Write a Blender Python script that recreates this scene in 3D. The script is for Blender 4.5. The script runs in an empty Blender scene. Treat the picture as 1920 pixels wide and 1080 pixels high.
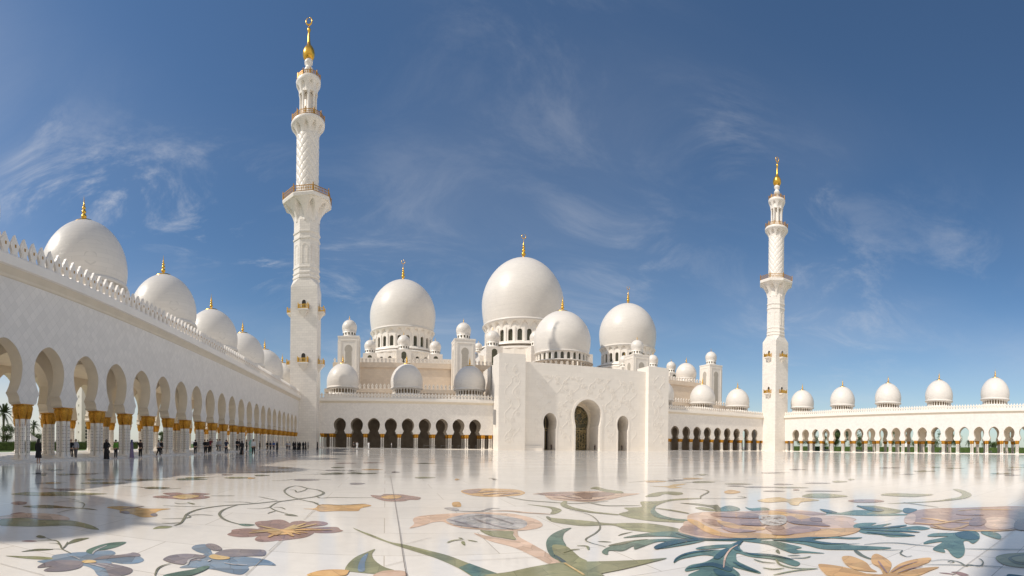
import bpy, math, random
from math import pi, sin, cos, tan, atan2, sqrt, radians
from mathutils import Vector, Matrix
from mathutils.geometry import tessellate_polygon

S = 1.25                     # metres per drafting unit
EYE = 1.185                  # eye height in drafting units
sc = bpy.context.scene
col = sc.collection
rnd = random.Random(7)

# ------------------------------------------------------------------ materials
def nodes_of(name):
    m = bpy.data.materials.new(name); m.use_nodes = True
    nt = m.node_tree
    return m, nt, nt.nodes['Principled BSDF']

def N(nt, typ, **kw):
    n = nt.nodes.new(typ)
    for k, v in kw.items():
        if k in n.inputs.keys(): n.inputs[k].default_value = v
        else: setattr(n, k, v)
    return n

def simple(name, rgb, rough=.5, metal=0., var=.0, scale=3., bump=0., bscale=20., spec=.5):
    m, nt, b = nodes_of(name)
    b.inputs['Roughness'].default_value = rough
    b.inputs['Metallic'].default_value = metal
    b.inputs['Specular IOR Level'].default_value = spec
    b.inputs['Base Color'].default_value = (*rgb, 1)
    if var or bump:
        tc = N(nt, 'ShaderNodeTexCoord')
    if var:
        no = N(nt, 'ShaderNodeTexNoise', Scale=scale, Detail=5., Roughness=.6)
        nt.links.new(tc.outputs['Object'], no.inputs['Vector'])
        r = N(nt, 'ShaderNodeValToRGB')
        r.color_ramp.elements[0].position = .3; r.color_ramp.elements[1].position = .7
        r.color_ramp.elements[0].color = (*[c*(1-var) for c in rgb], 1)
        r.color_ramp.elements[1].color = (*[min(1, c*(1+var)) for c in rgb], 1)
        nt.links.new(no.outputs['Fac'], r.inputs['Fac'])
        nt.links.new(r.outputs['Color'], b.inputs['Base Color'])
    if bump:
        n2 = N(nt, 'ShaderNodeTexNoise', Scale=bscale, Detail=3.)
        nt.links.new(tc.outputs['Object'], n2.inputs['Vector'])
        bp = N(nt, 'ShaderNodeBump', Strength=bump, Distance=.05)
        nt.links.new(n2.outputs['Fac'], bp.inputs['Height'])
        nt.links.new(bp.outputs['Normal'], b.inputs['Normal'])
    return m

def marble_clad(name, rgb, bw=1.1, bh=.62, rot=0., joint=.35, rough=.38, relief=False, tilevar=.06):
    """stone cladding: slabs with thin joints, slight tone differences and veining. Pattern lives in object space."""
    m, nt, b = nodes_of(name)
    L = nt.links.new
    tc = N(nt, 'ShaderNodeTexCoord')
    sep = N(nt, 'ShaderNodeSeparateXYZ'); L(tc.outputs['Object'], sep.inputs[0])
    add = N(nt, 'ShaderNodeMath', operation='ADD'); L(sep.outputs['X'], add.inputs[0]); L(sep.outputs['Y'], add.inputs[1])
    cmb = N(nt, 'ShaderNodeCombineXYZ'); L(add.outputs[0], cmb.inputs['X']); L(sep.outputs['Z'], cmb.inputs['Y'])
    mp = N(nt, 'ShaderNodeMapping'); mp.inputs['Rotation'].default_value = (0, 0, rot); L(cmb.outputs[0], mp.inputs['Vector'])
    br = N(nt, 'ShaderNodeTexBrick', Scale=1.)
    br.inputs['Brick Width'].default_value = bw; br.inputs['Row Height'].default_value = bh
    br.inputs['Mortar Size'].default_value = .012; br.inputs['Mortar Smooth'].default_value = .2
    br.offset = .5 if not rot else 0.
    v = tilevar
    br.inputs['Color1'].default_value = (*[min(1, c*(1+v*.5)) for c in rgb], 1)
    br.inputs['Color2'].default_value = (*[c*(1-v) for c in rgb], 1)
    br.inputs['Mortar'].default_value = (*[c*(1-joint) for c in rgb], 1)
    L(mp.outputs[0], br.inputs['Vector'])
    no = N(nt, 'ShaderNodeTexNoise', Scale=.35, Detail=8., Roughness=.65); L(tc.outputs['Object'], no.inputs['Vector'])
    rr = N(nt, 'ShaderNodeMapRange'); rr.inputs['To Min'].default_value = .965; rr.inputs['To Max'].default_value = 1.02
    rr.inputs['From Min'].default_value = .3; rr.inputs['From Max'].default_value = .7
    L(no.outputs['Fac'], rr.inputs['Value'])
    mx = N(nt, 'ShaderNodeVectorMath', operation='SCALE'); L(br.outputs['Color'], mx.inputs[0]); L(rr.outputs[0], mx.inputs['Scale'])
    L(mx.outputs[0], b.inputs['Base Color'])
    b.inputs['Roughness'].default_value = rough
    b.inputs['Specular IOR Level'].default_value = .35
    bp = N(nt, 'ShaderNodeBump', Strength=.35, Distance=.02)
    inv = N(nt, 'ShaderNodeMath', operation='SUBTRACT'); inv.inputs[0].default_value = 1.; L(br.outputs['Fac'], inv.inputs[1])
    L(inv.outputs[0], bp.inputs['Height'])
    if relief:
        # carved vines: warped contour lines of a soft noise
        n1 = N(nt, 'ShaderNodeTexNoise', Scale=.42, Detail=2.2, Roughness=.55, Distortion=1.8); L(tc.outputs['Object'], n1.inputs['Vector'])
        s1 = N(nt, 'ShaderNodeMath', operation='MULTIPLY'); s1.inputs[1].default_value = 42.; L(n1.outputs['Fac'], s1.inputs[0])
        s2 = N(nt, 'ShaderNodeMath', operation='SINE'); L(s1.outputs[0], s2.inputs[0])
        s3 = N(nt, 'ShaderNodeMath', operation='POWER'); s3.inputs[1].default_value = 5.
        s4 = N(nt, 'ShaderNodeMath', operation='ABSOLUTE'); L(s2.outputs[0], s4.inputs[0]); L(s4.outputs[0], s3.inputs[0])
        n3 = N(nt, 'ShaderNodeTexVoronoi', Scale=.9, feature='F1'); L(tc.outputs['Object'], n3.inputs['Vector'])
        g = N(nt, 'ShaderNodeMath', operation='LESS_THAN'); g.inputs[1].default_value = .32; L(n3.outputs['Distance'], g.inputs[0])
        a2 = N(nt, 'ShaderNodeMath', operation='MAXIMUM'); L(s3.outputs[0], a2.inputs[0]); L(g.outputs[0], a2.inputs[1])
        n4 = N(nt, 'ShaderNodeTexNoise', Scale=.14, Detail=1.); L(tc.outputs['Object'], n4.inputs['Vector'])
        g4 = N(nt, 'ShaderNodeMapRange'); g4.inputs['From Min'].default_value = .40; g4.inputs['From Max'].default_value = .5
        L(n4.outputs['Fac'], g4.inputs['Value'])
        a3 = N(nt, 'ShaderNodeMath', operation='MULTIPLY'); L(a2.outputs[0], a3.inputs[0]); L(g4.outputs[0], a3.inputs[1])
        b2 = N(nt, 'ShaderNodeBump', Strength=.6, Distance=.08); L(a3.outputs[0], b2.inputs['Height']); L(bp.outputs['Normal'], b2.inputs['Normal'])
        L(b2.outputs['Normal'], b.inputs['Normal'])
        gm_ = N(nt, 'ShaderNodeMapRange'); gm_.inputs['To Min'].default_value = 1.01; gm_.inputs['To Max'].default_value = .935; L(a3.outputs[0], gm_.inputs['Value'])
        mx2 = N(nt, 'ShaderNodeVectorMath', operation='SCALE'); L(mx.outputs[0], mx2.inputs[0]); L(gm_.outputs[0], mx2.inputs['Scale']); L(mx2.outputs[0], b.inputs['Base Color'])
    else:
        L(bp.outputs['Normal'], b.inputs['Normal'])
    return m

W = (.84, .785, .71)
M = {}
M['white'] = simple('white_marble', W, .35, var=.04, scale=.6)
M['clad'] = marble_clad('marble_cladding', W)
M['diaper'] = marble_clad('marble_diaper_cladding', (.79, .745, .69), bw=.5, bh=.5, rot=pi/4, joint=.15, tilevar=.06)
M['relief'] = marble_clad('carved_marble', W, bw=1.9, bh=1.2, joint=.16, tilevar=.03)
M['cream'] = marble_clad('cream_stone', (.74, .63, .51), joint=.2)
M['dome'] = marble_clad('dome_mosaic', (.76, .715, .655), bw=.9, bh=.42, joint=.13, rough=.36, tilevar=.035)
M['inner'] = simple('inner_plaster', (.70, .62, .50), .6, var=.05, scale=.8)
M['dullgold'] = simple('dull_gold', (.42, .33, .17), .45, .5, var=.2, scale=3.)
M['gold'] = simple('polished_gold', (.80, .46, .07), .3, .9, var=.1, scale=2.)
M['capgold'] = simple('gilded_leaf', (.56, .27, .03), .42, .55, var=.35, scale=9., bump=.7, bscale=14.)
M['bronze'] = simple('bronze_rail', (.50, .27, .06), .42, .55, var=.3, scale=5.)
M['backwall'] = simple('gloom_brown_back_wall', (.30, .24, .18), .5, var=.3, scale=.5)  # door brown, darkened to paint the gloom inside the facade wings
M['dim'] = simple('shaded_plaster', (.50, .44, .36), .6, var=.05, scale=.8)  # inner plaster in a darker copy, shade of the facade wings put into colour
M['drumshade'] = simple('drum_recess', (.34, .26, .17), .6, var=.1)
M['glass'] = simple('window_glass', (.075, .072, .04), .15, 0., var=.4, scale=1.5)
M['darkdoor'] = simple('dark_timber', (.035, .028, .02), .4, 0., var=.4, scale=1.)
M['inlay'] = simple('column_inlay', (.10, .07, .09), .3)
M['inlay_green'] = simple('column_inlay_green', (.10, .14, .08), .3)
M['black'] = simple('black_plastic', (.02, .02, .02), .5)
M['grey'] = simple('grey_metal', (.35, .34, .33), .5)
M['steel'] = simple('polished_steel', (.6, .6, .6), .3, .8)

# ------------------------------------------------------------------ mesh builder
class MB:
    def __init__(s): s.v = []; s.f = []; s.mi = []; s.sm = []
    def add(s, vs, fs, mi=0, smooth=False, T=None):
        o = len(s.v)
        for p in vs:
            p = Vector(p)
            s.v.append(T @ p if T else p)
        for f in fs:
            s.f.append([i+o for i in f]); s.mi.append(mi); s.sm.append(smooth)
    def box(s, x0, x1, y0, y1, z0, z1, mi=0, T=None):
        vs = [(x, y, z) for z in (z0, z1) for y in (y0, y1) for x in (x0, x1)]
        s.add(vs, [(0,2,3,1), (4,5,7,6), (0,1,5,4), (2,6,7,3), (0,4,6,2), (1,3,7,5)], mi, False, T)
    def lathe(s, prof, n=32, mi=0, smooth=True, T=None, phase=0., cap=True):
        vs = []; fs = []
        for r, z in prof:
            for k in range(n):
                a = 2*pi*k/n + phase
                vs.append((r*cos(a), r*sin(a), z))
        for i in range(len(prof)-1):
            for k in range(n):
                k2 = (k+1) % n
                fs.append((i*n+k, i*n+k2, (i+1)*n+k2, (i+1)*n+k))
        s.add(vs, fs, mi, smooth, T)
        if cap:
            if prof[0][0] > 1e-4: s.add(vs[:n], [tuple(reversed(range(n)))], mi, False, T)
            if prof[-1][0] > 1e-4: s.add(vs[-n:], [tuple(range(n))], mi, False, T)
    def surf(s, fn, nu, nv, mi=0, smooth=True, T=None, closed=True):
        """fn(i/nu, j/nv) -> point, u wraps"""
        vs = [fn(i/nu, j/nv) for j in range(nv+1) for i in range(nu if closed else nu+1)]
        w = nu if closed else nu+1
        fs = []
        for j in range(nv):
            for i in range(nu):
                i2 = (i+1) % w
                fs.append((j*w+i, j*w+i2, (j+1)*w+i2, (j+1)*w+i))
        s.add(vs, fs, mi, smooth, T)
    def plate(s, poly, y0, y1, T=None, mi=0, sides=None, side_mi=None, side_smooth=False):
        """poly: (x,z) outline counter-clockwise seen from -y; extruded y0..y1. sides: edge indices to wall (None = all)"""
        tris = tessellate_polygon([[Vector((x, z, 0)) for x, z in poly]])
        n = len(poly)
        area = sum(poly[i][0]*poly[(i+1) % n][1] - poly[(i+1) % n][0]*poly[i][1] for i in range(n))
        def orient(t):
            a, b, c = [poly[i] for i in t]
            cr = (b[0]-a[0])*(c[1]-a[1]) - (b[1]-a[1])*(c[0]-a[0])
            return tuple(t) if cr > 0 else (t[0], t[2], t[1])
        tr = [orient(t) for t in tris]
        s.add([(x, y0, z) for x, z in poly], tr, mi, False, T)
        s.add([(x, y1, z) for x, z in poly], [(t[0], t[2], t[1]) for t in tr], mi, False, T)
        smi = mi if side_mi is None else side_mi
        vs = []
        for x, z in poly: vs += [(x, y0, z), (x, y1, z)]
        fs = []
        for i in (range(n) if sides is None else sides):
            j = (i+1) % n
            f = (2*i, 2*i+1, 2*j+1, 2*j)
            fs.append(f if area > 0 else tuple(reversed(f)))
        s.add(vs, fs, smi, side_smooth, T)
    def tube(s, pts, rads, n=8, mi=0, smooth=True, cap=True, T=None):
        pts = [Vector(p) for p in pts]
        if not hasattr(rads, '__len__'): rads = [rads]*len(pts)
        rings = []
        up = Vector((0, 0, 1)); prev = None
        for i, p in enumerate(pts):
            d = (pts[min(i+1, len(pts)-1)] - pts[max(i-1, 0)]).normalized()
            if prev is None:
                a = d.cross(Vector((0, 1, 0)) if abs(d.z) > .9 else up).normalized()
            else:
                a = (prev - d*prev.dot(d)).normalized()
            prev = a; b = d.cross(a)
            rings.append([p + (a*cos(2*pi*k/n) + b*sin(2*pi*k/n))*rads[i] for k in range(n)])
        vs = [q for r in rings for q in r]; fs = []
        for i in range(len(pts)-1):
            for k in range(n):
                k2 = (k+1) % n
                fs.append((i*n+k, i*n+k2, (i+1)*n+k2, (i+1)*n+k))
        if cap:
            fs.append(tuple(reversed(range(n)))); fs.append(tuple(range((len(pts)-1)*n, len(pts)*n)))
        s.add(vs, fs, mi, smooth, T)
    def mesh(s, name, mats):
        me = bpy.data.meshes.new(name)
        me.from_pydata([tuple(p*S) for p in s.v], [], s.f)
        for m in mats: me.materials.append(M[m] if isinstance(m, str) else m)
        me.polygons.foreach_set('material_index', s.mi)
        me.polygons.foreach_set('use_smooth', s.sm)
        me.update()
        return me

def link(name, data, parent=None, loc=(0, 0, 0), rotz=0., scale=1.):
    o = bpy.data.objects.new(name, data); col.objects.link(o)
    o.parent = parent
    o.location = Vector(loc)*S; o.rotation_euler = (0, 0, rotz)
    o.scale = (scale,)*3 if not hasattr(scale, '__len__') else scale
    return o
def part(name, mb, mats, parent, loc=(0, 0, 0), rotz=0.):
    return link(name, mb.mesh(name, mats), parent, loc, rotz)
def tag(o, label, cat, group=None, kind=None):
    if label: o['label'] = label
    if cat: o['category'] = cat
    if group: o['group'] = group
    if kind: o['kind'] = kind
    return o
def thing(name, label, cat, loc=(0, 0, 0), rotz=0., group=None):
    o = link(name, None, None, loc, rotz); o.empty_display_size = .5
    return tag(o, label, cat, group)

def Rz(a): return Matrix.Rotation(a, 4, 'Z')
def Tr(x, y, z): return Matrix.Translation((x, y, z))

# ------------------------------------------------------------------ camera (cylindrical panorama, as the photograph was stitched)
F = 885.; CY = 833.3; YAW = .2683; ROLL = .0112
cam = bpy.data.cameras.new('camera'); camo = bpy.data.objects.new('camera', cam); col.objects.link(camo)
sc.camera = camo
CM = Rz(-YAW) @ Matrix.Rotation(pi/2, 4, 'X') @ Rz(ROLL)
camo.matrix_world = Tr(0, 0, EYE*S) @ CM
cam.type = 'PANO'; cam.panorama_type = 'CENTRAL_CYLINDRICAL'
cam.central_cylindrical_range_u_min = -960/F; cam.central_cylindrical_range_u_max = 960/F
cam.central_cylindrical_range_v_min = -(1080-CY)/F; cam.central_cylindrical_range_v_max = CY/F
cam.central_cylindrical_radius = 1.
cam.clip_start = .05; cam.clip_end = 8000

def ray(u, v):
    th = (u-960)/F; t = -(v-CY)/F
    return (CM.to_3x3() @ Vector((sin(th), t, -cos(th))))
def ground(u, v, z=0.):
    d = ray(u, v); k = (z-EYE)/d.z
    return Vector((d.x*k, d.y*k, z))
def at_y(u, v, Y):
    d = ray(u, v); k = Y/d.y
    return Vector((d.x*k, Y, EYE+d.z*k))
def at_x(u, v, X):
    d = ray(u, v); k = X/d.x
    return Vector((X, d.y*k, EYE+d.z*k))

# ------------------------------------------------------------------ light
SUN = Vector((1., .17, -1.02)).normalized()      # direction the light travels
elev = math.asin(-SUN.z)
az = atan2(-SUN.x, -SUN.y)                      # compass angle of the sun from +Y towards +X
sl = bpy.data.lights.new('sun', 'SUN'); sl.energy = 3.6; sl.angle = radians(.53); sl.color = (1., .925, .825)
so = bpy.data.objects.new('sun', sl); col.objects.link(so); so.rotation_euler = SUN.to_track_quat('-Z', 'Y').to_euler()
so.location = (-60, -20, 90)

w = bpy.data.worlds.new('World'); sc.world = w; w.use_nodes = True
nt = w.node_tree; L = nt.links.new
bg = nt.nodes['Background']
sky = N(nt, 'ShaderNodeTexSky', sky_type='NISHITA'); sky.sun_disc = False
sky.sun_elevation = elev; sky.sun_rotation = az
sky.altitude = 0; sky.air_density = 1.0; sky.dust_density = .35; sky.ozone_density = 2.6
tc = N(nt, 'ShaderNodeTexCoord')
# high thin cirrus, mapped on a flat layer far above
sp = N(nt, 'ShaderNodeSeparateXYZ'); L(tc.outputs['Generated'], sp.inputs[0])
zz = N(nt, 'ShaderNodeMath', operation='ADD'); zz.inputs[1].default_value = .16; L(sp.outputs['Z'], zz.inputs[0])
dx = N(nt, 'ShaderNodeMath', operation='DIVIDE'); L(sp.outputs['X'], dx.inputs[0]); L(zz.outputs[0], dx.inputs[1])
dy = N(nt, 'ShaderNodeMath', operation='DIVIDE'); L(sp.outputs['Y'], dy.inputs[0]); L(zz.outputs[0], dy.inputs[1])
cb = N(nt, 'ShaderNodeCombineXYZ'); L(dx.outputs[0], cb.inputs['X']); L(dy.outputs[0], cb.inputs['Y'])
mp = N(nt, 'ShaderNodeMapping'); mp.inputs['Rotation'].default_value = (0, 0, radians(28)); mp.inputs['Scale'].default_value = (.95, 1.35, 1)
L(cb.outputs[0], mp.inputs['Vector'])
n1 = N(nt, 'ShaderNodeTexNoise', Scale=2.1, Detail=13., Roughness=.66, Distortion=.7); L(mp.outputs[0], n1.inputs['Vector'])
n2 = N(nt, 'ShaderNodeTexNoise', Scale=.55, Detail=2.); L(cb.outputs[0], n2.inputs['Vector'])
r1 = N(nt, 'ShaderNodeMapRange', interpolation_type='SMOOTHSTEP'); r1.inputs['From Min'].default_value = .46; r1.inputs['From Max'].default_value = .74
L(n1.outputs['Fac'], r1.inputs['Value'])
r2 = N(nt, 'ShaderNodeMapRange', interpolation_type='SMOOTHSTEP'); r2.inputs['From Min'].default_value = .40; r2.inputs['From Max'].default_value = .66
L(n2.outputs['Fac'], r2.inputs['Value'])
def cloud_zone(u, v, power, gain):
    d = ray(u, v).normalized()
    dot = N(nt, 'ShaderNodeVectorMath', operation='DOT_PRODUCT'); dot.inputs[1].default_value = d
    nv = N(nt, 'ShaderNodeVectorMath', operation='NORMALIZE'); L(tc.outputs['Generated'], nv.inputs[0]); L(nv.outputs[0], dot.inputs[0])
    mx = N(nt, 'ShaderNodeMath', operation='MAXIMUM'); mx.inputs[1].default_value = 0; L(dot.outputs['Value'], mx.inputs[0])
    pw = N(nt, 'ShaderNodeMath', operation='POWER'); pw.inputs[1].default_value = power; L(mx.outputs[0], pw.inputs[0])
    g = N(nt, 'ShaderNodeMath', operation='MULTIPLY'); g.inputs[1].default_value = gain; L(pw.outputs[0], g.inputs[0])
    return g.outputs[0]
acc = None
for z in [(80, 365, 420, .55), (220, 375, 260, .60), (60, 350, 900, .5), (180, 340, 900, .45), (340, 370, 300, .50), (430, 365, 200, .35), (265, 370, 1500, .4), (492, 500, 2000, .9), (390, 440, 1200, .6), (90, 235, 1500, .35), (1130, 480, 90, .16), (1240, 500, 500, .2), (1560, 560, 60, .26), (1370, 260, 500, .32), (700, 560, 60, .2), (1800, 480, 300, .22), (1000, 80, 60, .12), (1540, 365, 2500, .5), (640, 470, 300, .25)]:
    o_ = cloud_zone(*z)
    if acc is None: acc = o_
    else:
        a_ = N(nt, 'ShaderNodeMath', operation='ADD'); L(acc, a_.inputs[0]); L(o_, a_.inputs[1]); acc = a_.outputs[0]
m1 = N(nt, 'ShaderNodeMath', operation='MULTIPLY'); L(r1.outputs[0], m1.inputs[0]); L(acc, m1.inputs[1])
thin = N(nt, 'ShaderNodeMath', operation='MULTIPLY'); L(r2.outputs[0], thin.inputs[0]); L(n1.outputs['Fac'], thin.inputs[1])
thin2 = N(nt, 'ShaderNodeMath', operation='MULTIPLY'); thin2.inputs[1].default_value = .26; L(thin.outputs[0], thin2.inputs[0])
ms = N(nt, 'ShaderNodeMath', operation='ADD', use_clamp=True); L(m1.outputs[0], ms.inputs[0]); L(thin2.outputs[0], ms.inputs[1])
mixc = N(nt, 'ShaderNodeMix', data_type='RGBA')
skt = N(nt, 'ShaderNodeMix', data_type='RGBA', blend_type='MULTIPLY'); skt.inputs['Factor'].default_value = 1.
L(sky.outputs[0], skt.inputs['A']); skt.inputs['B'].default_value = (.70, .87, .97, 1)
L(ms.outputs[0], mixc.inputs['Factor']); L(skt.outputs['Result'], mixc.inputs['A']); mixc.inputs['B'].default_value = (7.4, 7.4, 7.6, 1)
# pale haze low over the horizon, thicker towards the left
hz = N(nt, 'ShaderNodeMapRange', interpolation_type='SMOOTHERSTEP'); hz.inputs['From Min'].default_value = .42; hz.inputs['From Max'].default_value = -.02
L(sp.outputs['Z'], hz.inputs['Value'])
hp = N(nt, 'ShaderNodeMath', operation='POWER'); hp.inputs[1].default_value = 2.2; L(hz.outputs[0], hp.inputs[0])
lf = N(nt, 'ShaderNodeMapRange'); lf.inputs['From Min'].default_value = -.25; lf.inputs['From Max'].default_value = -.85; lf.inputs['To Min'].default_value = .27; lf.inputs['To Max'].default_value = .95
L(sp.outputs['X'], lf.inputs['Value'])
hm = N(nt, 'ShaderNodeMath', operation='MULTIPLY', use_clamp=True); L(hp.outputs[0], hm.inputs[0]); L(lf.outputs[0], hm.inputs[1])
mixh = N(nt, 'ShaderNodeMix', data_type='RGBA'); L(hm.outputs[0], mixh.inputs['Factor']); L(mixc.outputs['Result'], mixh.inputs['A']); mixh.inputs['B'].default_value = (7.6, 7.2, 6.5, 1)
# bright warm veil added to the unseen sky behind the viewer, lights shaded walls
vb = N(nt, 'ShaderNodeMapRange', interpolation_type='SMOOTHSTEP'); vb.inputs['From Min'].default_value = -.05; vb.inputs['From Max'].default_value = -.75; vb.inputs['To Max'].default_value = .8
L(sp.outputs['Y'], vb.inputs['Value'])
vn = N(nt, 'ShaderNodeMath', operation='MULTIPLY'); L(vb.outputs[0], vn.inputs[0]); vr = N(nt, 'ShaderNodeMapRange'); vr.inputs['To Min'].default_value = .6; L(n1.outputs['Fac'], vr.inputs['Value']); L(vr.outputs[0], vn.inputs[1])
mixv = N(nt, 'ShaderNodeMix', data_type='RGBA'); L(vn.outputs[0], mixv.inputs['Factor']); L(mixh.outputs['Result'], mixv.inputs['A']); mixv.inputs['B'].default_value = (8.8, 8.2, 7.4, 1)
L(mixv.outputs['Result'], bg.inputs['Color']); bg.inputs['Strength'].default_value = .102

sc.view_settings.view_transform = 'Standard'; sc.view_settings.look = 'None'; sc.view_settings.exposure = 0
sc.render.engine = 'CYCLES'
sc.cycles.max_bounces = 8; sc.cycles.diffuse_bounces = 5; sc.cycles.glossy_bounces = 4
sc.cycles.use_denoising = True
sc.cycles.caustics_reflective = False; sc.cycles.caustics_refractive = False

# ------------------------------------------------------------------ arches
Z_CAP = 3.12; Z_SHAFT = 2.36; Z_TOP = 10.6
def keyhole(hw=1.3, neck=.86, foot=1.2, z0=Z_CAP, zn=3.72, zm=5.12, za=6.45, n=11):
    """left half of a horseshoe arch from the foot up to the apex, (x,z)"""
    p = [(-foot, z0), (-foot+.11, z0+.12)]
    zc = z0+.12
    for i in range(1, 4):
        t = i/4
        p.append((-(foot-.11) + (foot-.11-neck)*t - .07*sin(pi*t), zc+(zn-zc)*t))
    p.append((-neck, zn))
    zb = zn+.05; b = (zm-zb)/sqrt(max(1e-6, 1-((neck+.05)/hw)**2))
    for i in range(n):
        z = zb+(zm-zb)*i/n
        p.append((-hw*sqrt(max(0, 1-((zm-z)/b)**2)), z))
    for i in range(n+3):
        a = (pi/2)*i/(n+3)
        t = sin(a)
        p.append((-hw*(1-t**1.75)**.58, zm+(za-zm)*t))
    p.append((0, za))
    return p
def full(half): return half + [(-x, z) for x, z in reversed(half[:-1])]
ARCH = full(keyhole())
MIDARCH = full(keyhole(hw=1.5, neck=1.2, foot=1.25, zm=5.0, za=6.75))
WIDEARCH = full(keyhole(hw=2.95, neck=2.72, foot=3.0, zm=5.0, za=7.0))

def bay(mb, cx, w, prof, ztop, y0, y1, T=None, mi=0, smi=None, z0=None):
    """wall cell of width w with the arch cut out of its lower edge"""
    z0 = prof[0][1] if z0 is None else z0
    poly = [(cx-w/2, z0)] + [(cx+x, z) for x, z in prof] + [(cx+w/2, z0), (cx+w/2, ztop), (cx-w/2, ztop)]
    # outline runs clockwise (arch left to right below) -> reverse for ccw
    n = len(prof)
    poly2 = poly
    k = range(1, n)
    mb.plate(poly2, y0, y1, T, mi, sides=list(k), side_mi=smi, side_smooth=False)
    # pier undersides
    for a, b in ((cx-w/2, cx+prof[0][0]), (cx+prof[-1][0], cx+w/2)):
        mb.add([(a, y0, z0), (b, y0, z0), (b, y1, z0), (a, y1, z0)], [(0, 3, 2, 1)], mi, False, T)

# merlon (pierced leaf shaped battlement piece)
def merlon_mesh():
    mb = MB()
    half = [(.30, 0), (.30, .12), (.20, .30), (.19, .40), (.27, .58), (.33, .72), (.30, .80), (.20, .92), (.13, 1.05), (.05, 1.18), (0, 1.28)]
    poly = half + [(-x, z) for x, z in reversed(half[:-1])]
    mb.plate(poly, -.09, .09)
    inner = [(x*.62, .08+z*.82) for x, z in half]
    poly2 = inner + [(-x, z) for x, z in reversed(inner[:-1])]
    mb.plate(poly2, -.12, -.088)
    # little pierced eye
    mb.box(-.05, .05, -.135, -.118, .60, .76, 1)
    mb.box(.31, .39, -.05, .05, .0, .22)
    return mb.mesh('merlon', ['white', 'bronze'])
MERLON = merlon_mesh()
def merlons(parent, spots, keep=100, scale=1.):
    """spots: (x,y,z,rot) in parent space"""
    for s in spots[:keep]: link('merlon', MERLON, parent, s[:3], s[3], scale)
    if len(spots) > keep:
        mb = MB()
        me = MERLON
        for x, y, z, r in spots[keep:]:
            T = Tr(x, y, z) @ Rz(r)
            o = len(mb.v)
            for v in me.vertices: mb.v.append(T @ (v.co/S*scale))
            for p in me.polygons: mb.f.append([i+o for i in p.vertices]); mb.mi.append(p.material_index); mb.sm.append(False)
        o = part('merlon_row', mb, ['white', 'bronze'], parent); o['kind'] = 'stuff'

# column cluster: four slim octagonal shafts, inlaid, each with a gilded palm capital
def column_meshes():
    mb = MB(); cp = MB()
    d = .205; r = .138
    mb.box(-.50, .50, -.50, .50, .0, .10); mb.box(-.45, .45, -.45, .45, .10, .17)
    for sx in (-1, 1):
        for sy in (-1, 1):
            T = Tr(sx*d, sy*d, 0)
            mb.lathe([(.19, .17), (.19, .24), (.155, .28), (.165, .33), (r, .38), (r, Z_SHAFT-.03)], 8, 0, False, T, phase=pi/8)
            ap = r*cos(pi/8)+.004
            for k in range(8):
                a = k*pi/4
                if cos(a)*sx < -.8 or sin(a)*sy < -.8: continue
                R = T @ Rz(a)
                z = .52; q = 0
                while z < Z_SHAFT-.2:
                    h = .055 if q % 2 == 0 else .03; wd = .026 if q % 2 == 0 else .018
                    mb.add([(ap, -wd, z), (ap, 0, z-h), (ap, wd, z), (ap, 0, z+h)], [(0, 1, 2, 3)], 1 if q % 3 else 2, False, R)
                    z += .105; q += 1
            # capital
            def fn(u, v, sx=sx, sy=sy):
                a = 2*pi*u
                t = v
                rr = .145 + .115*sin(min(1, t/.78)*pi/2)**1.5 + .02*t - .05*max(0, t-.86)/.14
                lob = .03*cos(8*a + (pi if t > .5 else 0))*sin(pi*min(1, (t*2) % 1 + .05))
                rr += lob
                return (sx*d+rr*cos(a), sy*d+rr*sin(a), Z_SHAFT-.04+(Z_CAP-.05-Z_SHAFT+.04)*t)
            cp.surf(fn, 24, 10)
    cp.box(-.44, .44, -.44, .44, Z_CAP-.07, Z_CAP-.004)
    return mb.mesh('column', ['white', 'inlay', 'inlay_green']), cp.mesh('capital', ['capgold'])
COLM, CAPM = column_meshes()
def column(parent, x, y, z=0):
    c = link('column', COLM, parent, (x, y, z)); link('capital', CAPM, c)
    return c

# finial
def finial_mesh(crescent=False, dish=1.0):
    mb = MB()
    mb.lathe([(dish, -.16 if dish > 1 else -.05), (dish*.98, .06), (dish*.7, .20), (.35, .32), (.20, .5), (.18, .62), (.36, .80), (.42, 1.0), (.34, 1.2), (.16, 1.38), (.30, 1.52), (.34, 1.68), (.26, 1.86),
              (.13, 2.0), (.25, 2.14), (.27, 2.26), (.2, 2.4), (.10, 2.5), (.16, 2.62), (.17, 2.7), (.10, 2.85), (.06, 3.2), (.03, 3.7), (0, 4.1)], 20)
    if crescent:
        pts = [(0 + .42*cos(a), 0, 4.35 + .42*sin(a)) for a in [radians(-250+i*20) for i in range(17)]]
        rr = [.03+.05*sin(pi*i/16) for i in range(17)]
        mb.tube(pts, rr, 8)
    return mb.mesh('finial', ['gold'])
FIN, FINC, FIND = finial_mesh(), finial_mesh(True), finial_mesh(False, 1.55)

def dome_prof(R, up, down, bot=.92, n=22):
    p = []
    for i in range(7):
        s = 1-i/7
        p.append((R*(1-(1-bot)*s**1.8), down*(1-s)))
    for i in range(n):
        a = (pi/2)*i/n; t = sin(a)
        p.append((R*(1-t**1.93)**.53, down+up*t))
    p.append((.02, down+up*1.004))
    return p

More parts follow.
